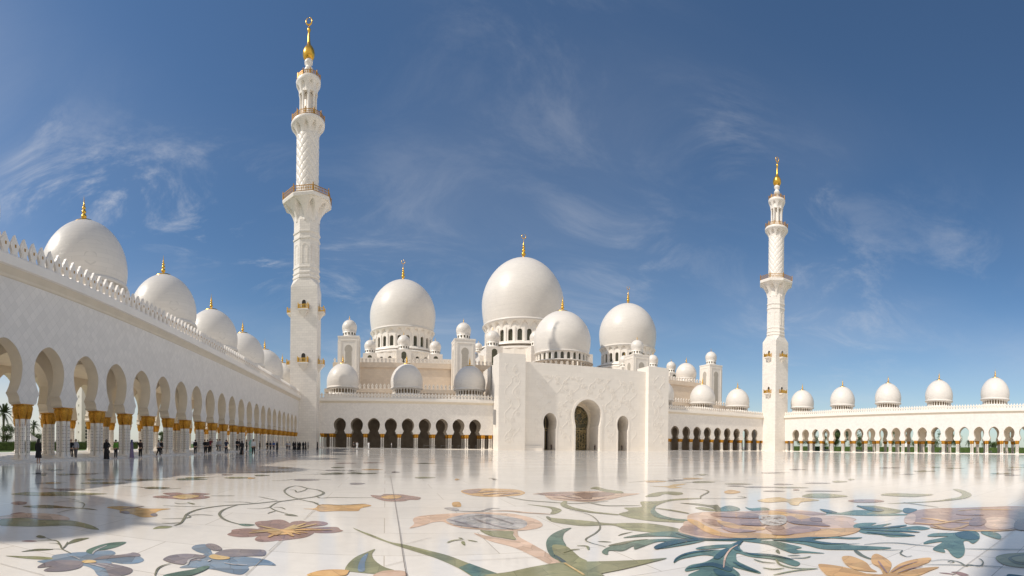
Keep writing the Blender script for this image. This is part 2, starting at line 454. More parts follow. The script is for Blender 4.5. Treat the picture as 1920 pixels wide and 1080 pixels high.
# --- small gallery dome (with a drum of little columns)
GR = 3.6
def gallery_dome_meshes():
    sh = MB()
    sh.lathe(dome_prof(GR, 4.15, 1.6, .93), 56)
    sh.lathe([(GR*.93, -.02), (GR*1.0, .0), (GR*1.02, .16), (GR*1.0, .36), (GR*.94, .46)], 56, cap=False)
    sh.lathe([(GR*.80, -.12), (GR*.97, -.02), (GR*.93, .1)], 56, cap=False)
    dr = MB()
    dr.lathe([(GR*.93, -1.6), (GR*.93, -1.15), (GR*.88, -1.1), (GR*.74, -1.1)], 48, cap=False)
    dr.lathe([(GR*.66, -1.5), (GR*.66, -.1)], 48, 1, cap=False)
    n = 28
    for k in range(n):
        a = 2*pi*k/n
        T = Tr(GR*.83*cos(a), GR*.83*sin(a), 0) @ Rz(a)
        dr.lathe([(.16, -1.12), (.16, -1.02), (.11, -.98), (.11, -.45), (.17, -.3), (.26, -.14), (.30, -.05)], 8, 0, True, T, cap=False)
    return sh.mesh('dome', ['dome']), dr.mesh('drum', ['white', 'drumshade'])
GDOME, GDRUM = gallery_dome_meshes()
def gallery_dome(parent, x, y, z):
    d = link('dome', GDOME, parent, (x, y, z))
    link('drum', GDRUM, d)
    link('finial', FIND, d, (0, 0, 5.68), 0, .56)
    return d

# ------------------------------------------------------------------ galleries (arcaded wings)
def cornice(mb, x0, x1, y=0., z=Z_TOP, out=.46, T=None):
    # profile in (y,z), front towards -y
    pr = [(y, z-1.05), (y-.06, z-1.0), (y-.10, z-.88), (y-out*.75, z-.60), (y-out, z-.55), (y-out, z-.06), (y-out+.05, z), (y+.4, z)]
    vs = []
    for q in pr: vs += [(x0, q[0], q[1]), (x1, q[0], q[1])]
    fs = [(2*i, 2*i+1, 2*i+3, 2*i+2) for i in range(len(pr)-1)]
    mb.add(vs, fs[:3], 1, False, T); mb.add(vs, fs[3:], 0, False, T)  # tan underside paints the shadow band below the fascia
    n = len(pr)
    mb.add([(x0, *q) for q in pr], [tuple(reversed(range(n)))], 0, False, T)
    mb.add([(x1, *q) for q in pr], [tuple(range(n))], 0, False, T)

def gallery(label, loc, rotz, x0, x1, arches, s, domes, rows=(0., 4.2, 10.6), closed=False, hide_cols=(), merl=None, col_range=None):
    g = thing('arcade_gallery', label, 'arcade', loc, rotz)
    th = .85
    xs0 = arches[0]-s/2; xs1 = arches[-1]+s/2
    for ri, y in enumerate(rows):
        wl = MB()
        zt = Z_TOP-.02 if ri == 0 else (9.7 if ri == 2 else 7.3)
        if ri == 1 and not closed:      # the middle row spans two bays at a time
            e = 2
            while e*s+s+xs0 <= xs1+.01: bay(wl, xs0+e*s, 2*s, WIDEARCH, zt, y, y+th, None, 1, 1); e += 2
            for a, b in ((x0, xs0+s), (xs0+(e-1)*s, x1)): wl.box(a, b, y, y+th, Z_CAP, zt, 1)
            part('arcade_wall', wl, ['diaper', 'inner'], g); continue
        for cx in arches: bay(wl, cx, s, ARCH if ri == 0 or closed else MIDARCH, zt, y, y+th, None, 0 if ri == 0 else 1, 1 if ri == 0 else 1)  # tan reveals: bounced light put into the colour of the arch
        for a, b in ((x0, xs0), (xs1, x1)):
            if b-a > .02: wl.box(a, b, y, y+th, Z_CAP, zt, 0 if ri == 0 else 1)
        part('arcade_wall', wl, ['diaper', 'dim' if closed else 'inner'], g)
    D = rows[-1]+th
    if closed:
        D = 10.0
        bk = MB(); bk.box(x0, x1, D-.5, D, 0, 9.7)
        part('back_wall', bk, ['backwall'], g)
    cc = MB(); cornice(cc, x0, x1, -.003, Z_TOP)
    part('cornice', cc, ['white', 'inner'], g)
    rf = MB()
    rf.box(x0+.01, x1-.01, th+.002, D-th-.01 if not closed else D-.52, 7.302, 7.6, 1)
    rf.box(x0+.02, x1-.02, th+.002, D+.2, 9.703, 10.0, 0)
    part('roof', rf, ['white', 'inner'], g)
    st = MB(); st.box(x0, x1, -.75, D+.6, -.05, .11)
    part('plinth_step', st, ['white'], g)
    cols = [xs0 + i*s for i in range(len(arches)+1)]
    extra = [x for x in (x0+.55, x1-.55) if (x < xs0-1.2 or x > xs1+1.2)]
    for ri, y in enumerate(rows):
        for x in (cols[1::2] if ri == 1 and not closed else cols+extra):
            if col_range and not (col_range[0] <= x <= col_range[1]): continue
            column(g, x, y+.43, .0)
    for x in domes:
        ped = gallery_dome(g, x, 5.53, 13.15)
    pd = MB(); pd.box(-3.5, 3.5, -3.4, 3.5, 10.003, 11.8); pdm = pd.mesh('dome_base', ['white'])
    for x in domes: link('dome_base', pdm, g, (x, 5.53, 0))
    ms = []
    x = (merl[0] if merl else x0+.4)
    while x < (merl[1] if merl else x1-.3): ms.append((x, .02, Z_TOP-.01, 0)); x += .71
    return g, ms

def corner_block(g, x0, x1, y1_=12., z=9.7):
    mb = MB(); mb.box(x0, x1, 0, y1_, 0, z); mb.box(x0-.1, x1+.1, -.3, y1_, z+.003, Z_TOP); part('corner_block', mb, ['clad'], g)
# left: local x = world Y - 0 ; origin (-18, 0)
sL = 3.53; yL = 18.6
aL = [yL+sL*(k+.5) for k in range(-9, 21)]
gl, ms = gallery('long shaded marble arcade with gilded capitals running away along the left side', (-17.57, 0, 0), pi/2, -16.5, 94.4, aL, sL,
                 [30.9-14.2*i for i in (3, 2, 1)] + [30.9+14.2*i for i in range(5)], merl=(13.2, 94.2), col_range=(10.5, 99))
merlons(gl, ms)
corner_block(gl, 100.1, 112., 11.)
gallery_dome(gl, 101.9+1.4, 5.53, 13.15)
# facade wings
sF = 3.6
aF = [-9.68+sF*i for i in range(9)]
gf, ms = gallery('facade arcade between the near minaret and the portal, nine dark keyhole arches', (0, 99.57, 0), 0, -14.0, 23.08, aF, sF,
                 [-9.65, 4.6, 18.8], rows=(0., 4.6), closed=True)
merlons(gf, ms)
aF2 = [70.1+sF*i for i in range(9)]
gf2, ms = gallery('facade arcade between the portal and the far minaret', (0, 99.57, 0), 0, 64.62, 103.0, aF2, sF,
                  [69.2, 83.4, 97.0], rows=(0., 4.6), closed=True)
merlons(gf2, ms)
# right: local x = -(worldY) ; origin (107,0)
sR = 3.70
aR = [-(90.05-sR*j) for j in range(23)]
gr, ms = gallery('sunlit white arcade along the right side with gardens showing through its arches', (106.57, 0, 0), -pi/2, -94.4, -5.0, aR, sR,
                 [-92.2+15.0*i for i in range(5)], col_range=(-95, -14), merl=(-94.1, -20))
merlons(gr, ms)

corner_block(gr, -112., -100.1, 11.)
# ------------------------------------------------------------------ minarets
def rail(mb, R, z, n, h=1.0, seg=1, phase=0., mi=0):
    """polygonal railing with n corners: corner posts, balusters, top and bottom rails"""
    for k in range(n):
        a0 = 2*pi*k/n+phase; a1 = 2*pi*(k+1)/n+phase
        p0 = Vector((R*cos(a0), R*sin(a0), z)); p1 = Vector((R*cos(a1), R*sin(a1), z))
        d = p1-p0; Ln = d.length; ang = atan2(d.y, d.x)
        T = Tr(*p0) @ Rz(ang)
        mb.box(-.09, .09, -.09, .09, 0, h*1.25, mi, T)
        mb.lathe([(.0, h*1.25+.22), (.11, h*1.25+.1), (.0, h*1.25)][::-1], 6, mi, True, T)
        mb.box(.09, Ln-.09, -.05, .05, h*.9, h, mi, T); mb.box(.09, Ln-.09, -.05, .05, .05, .14, mi, T)
        m = max(1, int(Ln/.34))
        for j in range(m):
            x = (j+.5)*Ln/m
            mb.box(x-.035, x+.035, -.03, .03, .14, h*.9, mi, T)
            mb.box(x-.11, x+.11, -.025, .025, h*.40, h*.62, mi, T)

def corbel(mb, r1, r2, z0, z1, n, mi=0, poly=False, T=None, depth=.8, phase=0.):
    sub = 14
    def fn(u, v):
        a = 2*pi*u+phase; t = v
        sec = (u*n) % 1*2-1
        fl = t**1.9
        rr = r1+(r2-r1)*fl
        if t < .9:
            wd = .80*sqrt(max(0, 1-(t/.88)**1.5)) if t < .88 else 0
            if wd > 0:
                k = max(0, min(1, (wd-abs(sec))/.14)); k = k*k*(3-2*k)
                rr -= (rr-r1*.97)*depth*k + .10*k
        if poly: rr /= (cos(((u*n) % 1-.5)*2*pi/n)/cos(0))
        return (rr*cos(a), rr*sin(a), z0+(z1-z0)*t)
    mb.surf(fn, n*sub, 22, mi, True, T)

def oct_prof(mb, prof, T=None, mi=0):      # prof radius = apothem
    mb.lathe([(r/cos(pi/8), z) for r, z in prof], 8, mi, False, T, phase=pi/8)

def arch_niche(mb, ap, a, w, z0, z1, mi, proud=.0, frame=.12, fmi=0):
    """flat pointed-arch panel with a raised frame on a face whose plane is x=ap after Rz(a)"""
    T = Rz(a) @ Matrix.Rotation(pi/2, 4, 'Z') @ Tr(0, 0, 0)
    half = [(-w/2, z0)] + [(-w/2*cos(t)**.85 if t < pi/2 else 0, z1-w*.7+w*.7*sin(t)) for t in [pi/2*i/6 for i in range(7)]]
    inn = full(half)
    out = full([(-w/2-frame, z0)] + [((-w/2-frame)*cos(t)**.85, z1-w*.7+(w*.7+frame)*sin(t)) for t in [pi/2*i/6 for i in range(7)]])
    mb.plate(inn, -ap-.012-proud, -ap+.05, T, mi)
    ring = out + list(reversed(inn))
    mb.plate(ring, -ap-.07-proud, -ap+.05, T, fmi)

ZM = [(-2, -2), (0, 0), (16.5, 16.1), (27.5, 26.9), (33.0, 31.7), (34.9, 33.5), (46.4, 45.3), (52.0, 49.9), (64.4, 62.9), (68.9, 66.3), (74.1, 72.0), (77.3, 75.0), (82.8, 80.7), (88.45, 87.6)]
def minaret(label, X, Y):
    t = thing('minaret', label, 'minaret', (X, Y, 0), 0, 'courtyard minarets')
    E0 = EYE
    def mpart(name, mb, mats, parent):
        for p in mb.v:
            h_ = p.z-E0
            for (a0, b0), (a1, b1) in zip(ZM[:-1], ZM[1:]):
                if h_ <= a1 or a1 == ZM[-1][0]:
                    p.z = E0 + b0+(b1-b0)*(h_-a0)/(a1-a0); break
        return part(name, mb, mats, parent)
    h = 2.75
    sh = MB()
    sh.box(-h, h, -h, h, 0, 33.0+E0)
    mpart('square_shaft', sh, ['clad'], t)
    # chamfer from square to octagon
    oc = MB()
    z0 = 33.0+E0; z1 = 34.9+E0; ap = 2.55
    R8 = ap/cos(pi/8)
    sqp = [(h, -h), (h, h), (-h, h), (-h, -h)]
    lo = []; hi = []
    for k in range(8):
        a = (k+.5)*pi/4
        hi.append((R8*cos(a), R8*sin(a), z1))
    for k in range(8):
        a = (k+.5)*pi/4
        sx = 1 if cos(a) > 0 else -1; sy = 1 if sin(a) > 0 else -1
        lo.append((sx*h, sy*h, z0))
    fs = []
    for k in range(8):
        k2 = (k+1) % 8
        if lo[k] == lo[k2]: fs.append((k, 8+k2, 8+k))
        else: fs.append((k, k2, 8+k2, 8+k))
    oc.add(lo+hi, fs, 0)
    zo = 34.9+E0
    oct_prof(oc, [(ap+.0, zo), (ap+.16, zo+.1), (ap+.16, zo+.45), (ap+.02, zo+.6), (ap+.02, zo+.85), (ap+.14, zo+.95), (ap+.14, zo+1.25), (ap, zo+1.4),
                  (ap, zo+2.0), (ap+.12, zo+2.1), (ap+.12, zo+2.3), (ap, zo+2.4), (ap, 42.6+E0), (ap+.14, 42.7+E0), (ap+.14, 43.0+E0), (ap, 43.1+E0), (ap, 43.9+E0), (ap+.14, 44.0+E0), (ap+.14, 44.3+E0), (ap, 44.4+E0), (ap, 46.6+E0)], mi=0)
    for k in range(8): arch_niche(oc, ap, k*pi/4, .95, 37.9+E0, 41.6+E0, 0, frame=.14)
    mpart('octagonal_shaft', oc, ['clad'], t)
    c1 = MB(); corbel(c1, ap/cos(pi/8)*.97, 4.72, 46.3+E0, 51.1+E0, 8, poly=False, phase=0)
    oct_prof(c1, [(4.5, 51.0+E0), (4.78, 51.05+E0), (4.88, 51.7+E0), (4.78, 52.0+E0)])
    mpart('corbelled_balcony', c1, ['white'], t)
    r = MB(); rail(r, 4.75/cos(pi/8), 52.0+E0, 8, 1.15, phase=pi/8); mpart('railing', r, ['bronze'], t)
    cy = MB()
    zc0, zc1 = 51.9+E0, 65.0+E0
    def fn(u, v):
        a = 2*pi*u; z = zc0+(zc1-zc0)*v
        q = (u*10+(z-zc0)/1.7) % 1; q2 = (u*10-(z-zc0)/1.7) % 1
        d1 = min(q, 1-q); d2 = min(q2, 1-q2)
        rr = 2.33 - .10*max(0, 1-d1/.13) - .05*max(0, 1-d2/.11) + .05*sin(pi*q)*sin(pi*q2)
        return (rr*cos(a), rr*sin(a), z)
    cy.surf(fn, 200, 150)
    mpart('spiral_shaft', cy, ['white'], t)
    c2 = MB(); corbel(c2, 2.30, 3.45, 64.4+E0, 67.8+E0, 10, depth=.8)
    c2.lathe([(3.3, 67.7+E0), (3.48, 67.8+E0), (3.55, 68.6+E0), (3.4, 68.9+E0), (0, 68.95+E0)], 40, cap=False)
    mpart('corbelled_balcony', c2, ['white'], t)
    r = MB(); rail(r, 3.42, 68.9+E0, 12, .85); mpart('railing', r, ['bronze'], t)
    ln = MB()
    ln.lathe([(.95, 68.9+E0), (.95, 75+E0)], 16)
    ln.lathe([(2.0, 68.95+E0), (2.0, 70.0+E0), (1.8, 70.1+E0)], 24)
    for k in range(8):
        a = k*pi/4+.2
        T = Tr(1.58*cos(a), 1.58*sin(a), 0)
        ln.lathe([(.36, 70.0+E0), (.28, 70.3+E0), (.24, 70.5+E0), (.24, 73.6+E0), (.34, 74.0+E0), (.42, 74.4+E0)], 10, 0, True, T)
    mpart('lantern', ln, ['white'], t)
    c3 = MB(); corbel(c3, 1.9, 2.5, 74.1+E0, 76.4+E0, 8, depth=.7)
    c3.lathe([(1.0, 74.3+E0), (1.9, 74.15+E0)], 24, cap=False)
    c3.lathe([(2.4, 76.3+E0), (2.52, 76.4+E0), (2.6, 77.1+E0), (2.5, 77.3+E0), (0, 77.35+E0)], 32, cap=False)
    mpart('corbelled_balcony', c3, ['white'], t)
    r = MB(); rail(r, 2.45, 77.3+E0, 10, .8); mpart('railing', r, ['bronze'], t)
    tp = MB()
    tp.lathe([(.95, 77.3+E0), (.85, 78.3+E0), (.55, 78.6+E0), (.5, 79.0+E0), (.86, 79.4+E0), (.9, 79.8+E0), (.62, 80.2+E0), (.5, 80.5+E0), (.86, 80.9+E0), (.88, 81.3+E0), (.6, 81.7+E0), (.4, 81.8+E0)], 20)
    mpart('neck', tp, ['white'], t)
    fi = MB()
    fi.lathe([(.35, 81.6+E0), (.8, 81.75+E0), (1.15, 82.2+E0), (1.27, 82.8+E0), (1.15, 83.4+E0), (.8, 83.95+E0), (.45, 84.3+E0), (.3, 84.9+E0), (.2, 86.2+E0), (.22, 86.6+E0), (.36, 86.85+E0), (.36, 87.05+E0), (.2, 87.3+E0), (.08, 87.6+E0), (.05, 87.9+E0)], 24)
    pts = [(.62*cos(a), 0, 88.45+E0+.62*sin(a)) for a in [radians(-255+i*20) for i in range(18)]]
    fi.tube(pts, [.06+.09*sin(pi*i/17) for i in range(18)], 8)
    mpart('finial', fi, ['gold'], t)
    # balconies with doors on the four faces
    def balcony_meshes():
        b = MB()
        b.box(-1.05, 1.05, -h-1.15, -h-.002, -.25, .0)
        b.box(-.95, .95, -h-1.02, -h-.002, -.42, -.252)
        b.add([(-.8, -h-.002, -.42), (.8, -h-.002, -.42), (.8, -h-.85, -.42), (-.8, -h-.85, -.42), (0, -h-.002, -1.7)],
              [(0, 4, 3), (3, 4, 2), (2, 4, 1)], 0)
        rl = MB()
        def seg(xa, ya, xb, yb):
            d = Vector((xb-xa, yb-ya, 0)); T = Tr(xa, ya, 0) @ Rz(atan2(d.y, d.x)); Ln = d.length
            rl.box(0, Ln, -.04, .04, .75, .85, 0, T); rl.box(0, Ln, -.04, .04, .05, .13, 0, T)
            m = int(Ln/.28)
            for j in range(m+1):
                x = j*Ln/m
                big = j in (0, m)
                w_ = .075 if big else .055
                rl.box(x-w_, x+w_, -w_*.8, w_*.8, .0, 1.15 if big else .75, 0, T)
        seg(-1.0, -h-1.1, 1.0, -h-1.1); seg(-1.0, -h-1.03, -1.0, -h-.05); seg(1.0, -h-1.03, 1.0, -h-.05)
        dr = MB(); arch_niche(dr, h, -pi/2, .85, .0, 2.0, 1, frame=.1)
        return b.mesh('balcony', ['white']), rl.mesh('railing', ['gold']), dr.mesh('door', ['white', 'darkdoor'])
    bm_, rm_, dm_ = BALC if BALC else balcony_meshes()
    for z in (26.9+E0, 16.1+E0):
        for k in range(4):
            if (X < 0 and k == 2) or (X > 0 and k == 2): continue
            b = link('balcony', bm_, t, (0, 0, z), k*pi/2)
            link('railing', rm_, b); link('door', dm_, b)
    return t, (bm_, rm_, dm_)
BALC = None
_, BALC = minaret('nearer minaret, the taller looking one, joining the shaded arcade on the left', -16.75, 97.2)
minaret('farther minaret in full sun between the two right hand arcades', 105.1, 97.2)

# ------------------------------------------------------------------ entrance portal
po = thing('entrance_portal', 'tall carved white entrance block with three keyhole doorways below the front dome', 'portal', (43.9, 95, 0))
pw = MB()
zt = 20.1; zr = 18.85
def mirror_boxes(mb, x0, x1, y0, y1, z0, z1, mi=0):
    mb.box(x0, x1, y0, y1, z0, z1, mi); mb.box(-x1, -x0, y0, y1, z0, z1, mi)
for a_, b_ in ((-20.8, -15.05), (15.05, 20.8)):
    tw = MB(); tw.box(a_, b_, -.2, 5.2, 0, zt); part('tower', tw, ['relief'], po)
def arch2(hw, neck, z_spring, za, z0=0.):
    p = [(-neck, z0), (-neck, z_spring)]
    zm = z_spring+(za-z_spring)*.42
    b = (zm-z_spring)/sqrt(max(1e-6, 1-(neck/hw)**2))
    for i in range(1, 7):
        z = z_spring+(zm-z_spring)*i/7
        p.append((-hw*sqrt(1-((zm-z)/b)**2), z))
    for i in range(12):
        t = sin(pi/2*i/12); p.append((-hw*(1-t**1.95)**.53, zm+(za-zm)*t))
    p.append((0, za))
    return full(p)
BIG = arch2(3.35, 3.0, 5.5, 11.45)
SML = arch2(1.55, 1.3, 4.6, 8.15)
y0, y1 = 1.1, 7.0
bay(pw, 0, 10.4, BIG, zr, y0, y1, z0=0)
for sx in (-1, 1):
    bay(pw, sx*9.0, 7.6, SML, zr, y0, y1-.7, z0=0)
    pw.box(*sorted((sx*12.8, sx*15.1)), y0, y1, 0, zr)
part('front_wall', pw, ['relief'], po)
# raised moulding round the arches
mo = MB()
def moulding(mb, prof, cx, wd, y, out):
    n = len(prof); o = []
    for i, (x, z) in enumerate(prof):
        a = Vector((prof[max(i-1, 0)][0], prof[max(i-1, 0)][1])); b = Vector((prof[min(i+1, n-1)][0], prof[min(i+1, n-1)][1]))
        d = (b-a).normalized(); nn = Vector((-d.y, d.x))
        o.append((x+nn.x*wd, z+nn.y*wd))
    vs = []; fs = []
    for i in range(n):
        x, z = prof[i]; X2, Z2 = o[i]
        vs += [(cx+x, y, z), (cx+x, y-out, z), (cx+X2, y-out, Z2), (cx+X2, y, Z2)]
    for i in range(n-1):
        for k in range(3):
            fs.append((4*i+k, 4*i+4+k, 4*i+5+k, 4*i+1+k))
    mb.add(vs, fs, 0, False)
moulding(mo, BIG, 0, .55, y0, .10); part('arch_moulding', mo, ['white'], po)
for sx in (-1, 1): mo = MB(); moulding(mo, SML, sx*9.0, .28, y0, .07); part('arch_moulding', mo, ['white'], po)
# back closing walls with inner doorways
bw_ = MB()
INB = arch2(2.85, 2.5, 5.2, 10.4)
INS = arch2(1.0, .8, 4.3, 7.0)
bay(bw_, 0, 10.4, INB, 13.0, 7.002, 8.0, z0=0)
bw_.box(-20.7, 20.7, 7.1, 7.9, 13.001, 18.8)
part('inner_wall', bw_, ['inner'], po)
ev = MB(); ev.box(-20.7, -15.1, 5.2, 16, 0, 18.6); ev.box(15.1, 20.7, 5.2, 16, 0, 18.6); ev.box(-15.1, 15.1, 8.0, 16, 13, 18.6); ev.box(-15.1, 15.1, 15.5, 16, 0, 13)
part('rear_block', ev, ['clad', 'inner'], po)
dg = MB()
dg.add([(x, 7.5, z) for x, z in INB], [tuple(reversed(range(len(INB))))], 0)
gdoor = part('glass_door', dg, ['glass'], po)
for sx in (-1, 1):
    dg = MB(); dg.box(sx*9.0-1.9, sx*9.0+1.9, 6.35, 6.45, 0, 8.4)
    part('side_glass_door', dg, ['darkdoor'], po)
    f_ = MB()
    for q_ in (-1.55, -.8, 0, .8, 1.55): f_.box(sx*9.0+q_-.04, sx*9.0+q_+.04, 6.3, 6.348, 0, 8.2)
    for q_ in (.05, 4.4, 4.9): f_.box(sx*9.0-1.6, sx*9.0+1.6, 6.27, 6.299, q_, q_+.1)
    part('side_door_frame', f_, ['dullgold'], po)
gs = MB()
def inside(x, z):
    if z < 5.2: return abs(x) < 2.45
    return (x/2.75)**2 + ((z-7.3)/3.0)**2 < 1
def seglist(pts):
    out = []; cur = []
    for p in pts:
        if inside(p[0], p[1]): cur.append(p)
        else:
            if len(cur) > 1: out.append(cur)
            cur = []
    if len(cur) > 1: out.append(cur)
    return out
r2_ = random.Random(3)
for k in range(64):                       # scrolling gilded grille
    cx, cz = r2_.uniform(-2.4, 2.4), r2_.uniform(.5, 9.8); r0 = r2_.uniform(.35, .9); a0 = r2_.uniform(0, 6.28); sg = r2_.choice((-1, 1))
    pts = [(cx+r0*(1-i/26)*cos(a0+sg*i*.33), cz+r0*(1-i/26)*sin(a0+sg*i*.33)) for i in range(20)]
    for sgm in seglist(pts): gs.tube([(x, 7.35, z) for x, z in sgm], .055, 5)
for x in (-2.1, -1.4, -.7, 0, .7, 1.4, 2.1): gs.box(x-.045, x+.045, 7.3, 7.4, 0, 5.2)
for z in (.05, .5, 4.6, 5.15): gs.box(-2.12, 2.12, 7.28, 7.42, z, z+.12)
link('grille', gs.mesh('grille', ['dullgold']), gdoor)
# low ledge in the recess
lg = MB(); lg.box(-15.04, -9.0-1.85, .55, 1.09, 0, .9); lg.box(-15.04, -10.9, .25, .548, 0, .5)
part('ledge', lg, ['white'], po)

# carved vines standing a few centimetres proud of the towers and of the wall above the doors
def vine_relief(x0, x1, z0, z1, y, seed, keep, step):
    mb = MB(); r = random.Random(seed); cnt = [0]
    def ok(x, z): return x0 < x < x1 and z0 < z < z1 and keep(x, z)
    def run(pts, rad):
        cur = []
        for p in pts+[None]:
            if p is not None and ok(*p): cur.append(p)
            else:
                if len(cur) > 2: mb.tube([(a, y, b) for a, b in cur], rad, 5, cap=True)
                cur = []
    def flower(cx, cz, R_, n):
        for k in range(n):
            a = 2*pi*k/n+r.random()
            q = []
            for i in range(8):
                t = 2*pi*i/8; u = R_*.55+R_*.45*cos(t); w_ = R_*.24*sin(t)
                q.append((cx+u*cos(a)-w_*sin(a), cz+u*sin(a)+w_*cos(a)))
            if all(ok(*p) for p in q): cnt[0] += 1; mb.plate(q, y-.03-.00031*(cnt[0] % 97), y+.02+.0002*(cnt[0] % 89))
    x = x0+step*.5
    while x < x1:
        ph_ = r.uniform(0, 6.28)
        run([(x+.45*step*sin(z*1.3+ph_), z) for z in [z0+i*(z1-z0)/90 for i in range(91)]], .045)
        z = z0+r.uniform(.3, 1.2)
        while z < z1:
            sg = r.choice((-1, 1)); bx = x+.45*step*sin(z*1.3+ph_); R_ = r.uniform(.45, .85)
            run([(bx+sg*R_+(-sg)*R_*(1-i/30)*cos(i*.30), z+R_*(1-i/30)*sin(i*.30)) for i in range(27)], .04)
            flower(bx+sg*R_, z, r.uniform(.22, .5), r.choice((5, 6, 7)))
            z += r.uniform(1.0, 1.7)
        x += step
    return mb
for xa, xb, sd in ((-19.6, -16.2, 4), (16.2, 19.6, 9)):
    part('vine_relief', vine_relief(xa, xb, 1.5, 18.2, -.2, sd, lambda x, z: True, 1.7), ['white'], po)
part('vine_relief', vine_relief(-12.6, 12.6, 1.0, 16.4, 1.1, 6, lambda x, z: ((x/4.3)**2+((z-7.4)/4.9)**2 > 1 and not (abs(x) < 4.2 and z < 7.4)) and ((abs(x)-9.0)/2.2)**2+((z-6.0)/2.8)**2 > 1 and not (abs(abs(x)-9.0) < 2.1 and z < 6) and z > 2.0+.0*x, 2.1), ['white'], po)

def loudspeaker(label, x, y, z0, z1):
    mb = MB(); mb.box(-.18, .18, -.5, 0, z0, z1); mb.box(-.14, .14, -.53, -.502, z0+.1, z1-.1, 1)
    for zz_ in (z0+.3, z1-.3): mb.box(-.08, .08, .0, .06, zz_-.08, zz_+.08, 1)
    o = link('loudspeaker', mb.mesh('loudspeaker', ['grey', 'steel']), None, (x, y, 0)); tag(o, label, 'loudspeaker')
    return o
o = loudspeaker('tall grey column loudspeaker fixed to the side of the left portal tower', 23.05, 97.2, 5.3, 8.5); o.rotation_euler.z = -pi/2
o = loudspeaker('slim white column loudspeaker beside the right portal tower', 64.95, 99.96, 5.3, 8.5)

# ------------------------------------------------------------------ prayer hall
ph = thing('prayer_hall', 'great white prayer hall with big domes, cupolas and turrets behind the courtyard facade', 'mosque', (43.9, 120, 0))
def rel(X, Y, z): return (X-43.9, Y-120, z)
hb = MB()
hb.box(-57.2, 57.2, 0, 70, 0, 21.2)
hb.box(-57.5, 57.5, -.35, .2, 20.3, 21.6, 0)
part('hall_wall', hb, ['cream'], ph)
lo = MB()
lo.box(-58, 58, -10, -.002, 0, 13.6); lo.box(-58.3, 58.3, -10.3, -9.8, 12.9, 13.8)
part('lower_wall', lo, ['cream'], ph)
spots = []
x = -57.5
while x < 57.5:
    if abs(x) > 20: spots.append((x, -10.05, 13.78, 0))
    x += .95
x = -57.
while x < 57.:
    if abs(x) > 15: spots.append((x, -.1, 21.58, 0))
    x += 1.0
spots.sort(key=lambda s: abs(s[0]+40) if s[0] < 0 else abs(s[0]-50)+20)
merlons(ph, spots, 100)

def big_dome(X, Y, R, zring, ztop, zbase, nwin, fin, cres=True, corb=True):
    down = (ztop-zring)*.33; up = (ztop-zring)*.67
    sh = MB(); sh.lathe(dome_prof(R, up, down, .93, 30), 96)
    sh.lathe([(R*.90, -.02*R), (R*.965, -.005*R), (R*.985, .02*R), (R*.965, .05*R), (R*.93, .055*R)], 96, cap=False)
    d = part('dome', sh, ['dome'], ph, rel(X, Y, zring+EYE))
    link('finial', FINC if cres else FIND, d, (0, 0, ztop-zring-.1), 0, fin)
    dr = MB()
    H = zring-zbase
    ro = R*.90
    wc = 2*ro*tan(pi/nwin)
    zs = -H*.86; zt_ = -H*.34 if corb else -H*.06; ow = wc*.50
    half = [(-ow/2, zs), (-ow/2, zt_-ow*.6)] + [(-ow/2*cos(t), zt_-ow*.6+ow*.6*sin(t)) for t in [pi/2*i/5 for i in range(1, 5)]] + [(0, zt_)]
    pr = full(half)
    ztw = -H*.02
    pane = MB(); pane.plate([(-ow/2-.02, zs), (ow/2+.02, zs), (ow/2+.02, zt_), (-ow/2-.02, zt_)], -ro+R*.045, -ro+R*.05)
    pane.box(-.04*ow, .04*ow, -ro+R*.038, -ro+R*.0445, zs, zt_)
    pm = pane.mesh('window', ['glass'])
    wins = []
    for k in range(nwin):
        a = 2*pi*(k+.5)/nwin
        T = Rz(a)
        bay(dr, 0, wc, pr, ztw, -ro, -ro+R*.06, T)
        dr.box(-wc/2, wc/2, -ro, -ro+R*.06, -H, zs, 0, T)
        dr.box(-wc/2-.06*wc, -wc/2+.06*wc, -ro-R*.018, -ro+.01, -H, -H*.28 if corb else -H*.05, 0, T)
        wins.append(a)
    if corb: corbel(dr, ro*1.0, R*.985, -H*.36, .0, nwin*1, depth=.9, phase=pi*0)
    else: dr.lathe([(ro, -H*.06), (R*.97, -.0)], 96, cap=False)
    # spreading foot
    dr.lathe([(R*1.10, -H*1.02), (R*1.10, -H*.96), (R*.99, -H*.93), (ro*1.0, -H*.82)], 64, cap=False)
    do = part('drum', dr, ['white'], ph, rel(X, Y, zring+EYE))
    for a in wins:
        # faces that look towards the courtyard
        nrm = Vector((sin(a), -cos(a), 0))
        if nrm.dot(Vector((-X, -Y, 0)).normalized()) > -.15: link('window', pm, do, (0, 0, 0), a)
    return d

big_dome(43.9, 148, 13.45, 37.7, 60.6, 30.1, 26, 1.75)
big_dome(5.0, 147.7, 10.25, 34.1, 50.9, 27.6, 24, 1.35)
big_dome(82.8, 147.7, 10.25, 34.1, 50.9, 27.6, 24, 1.35)
big_dome(43.9, 112.5, 7.3, 22.8, 34.2, 20.6, 26, 1.0, cres=False, corb=False)

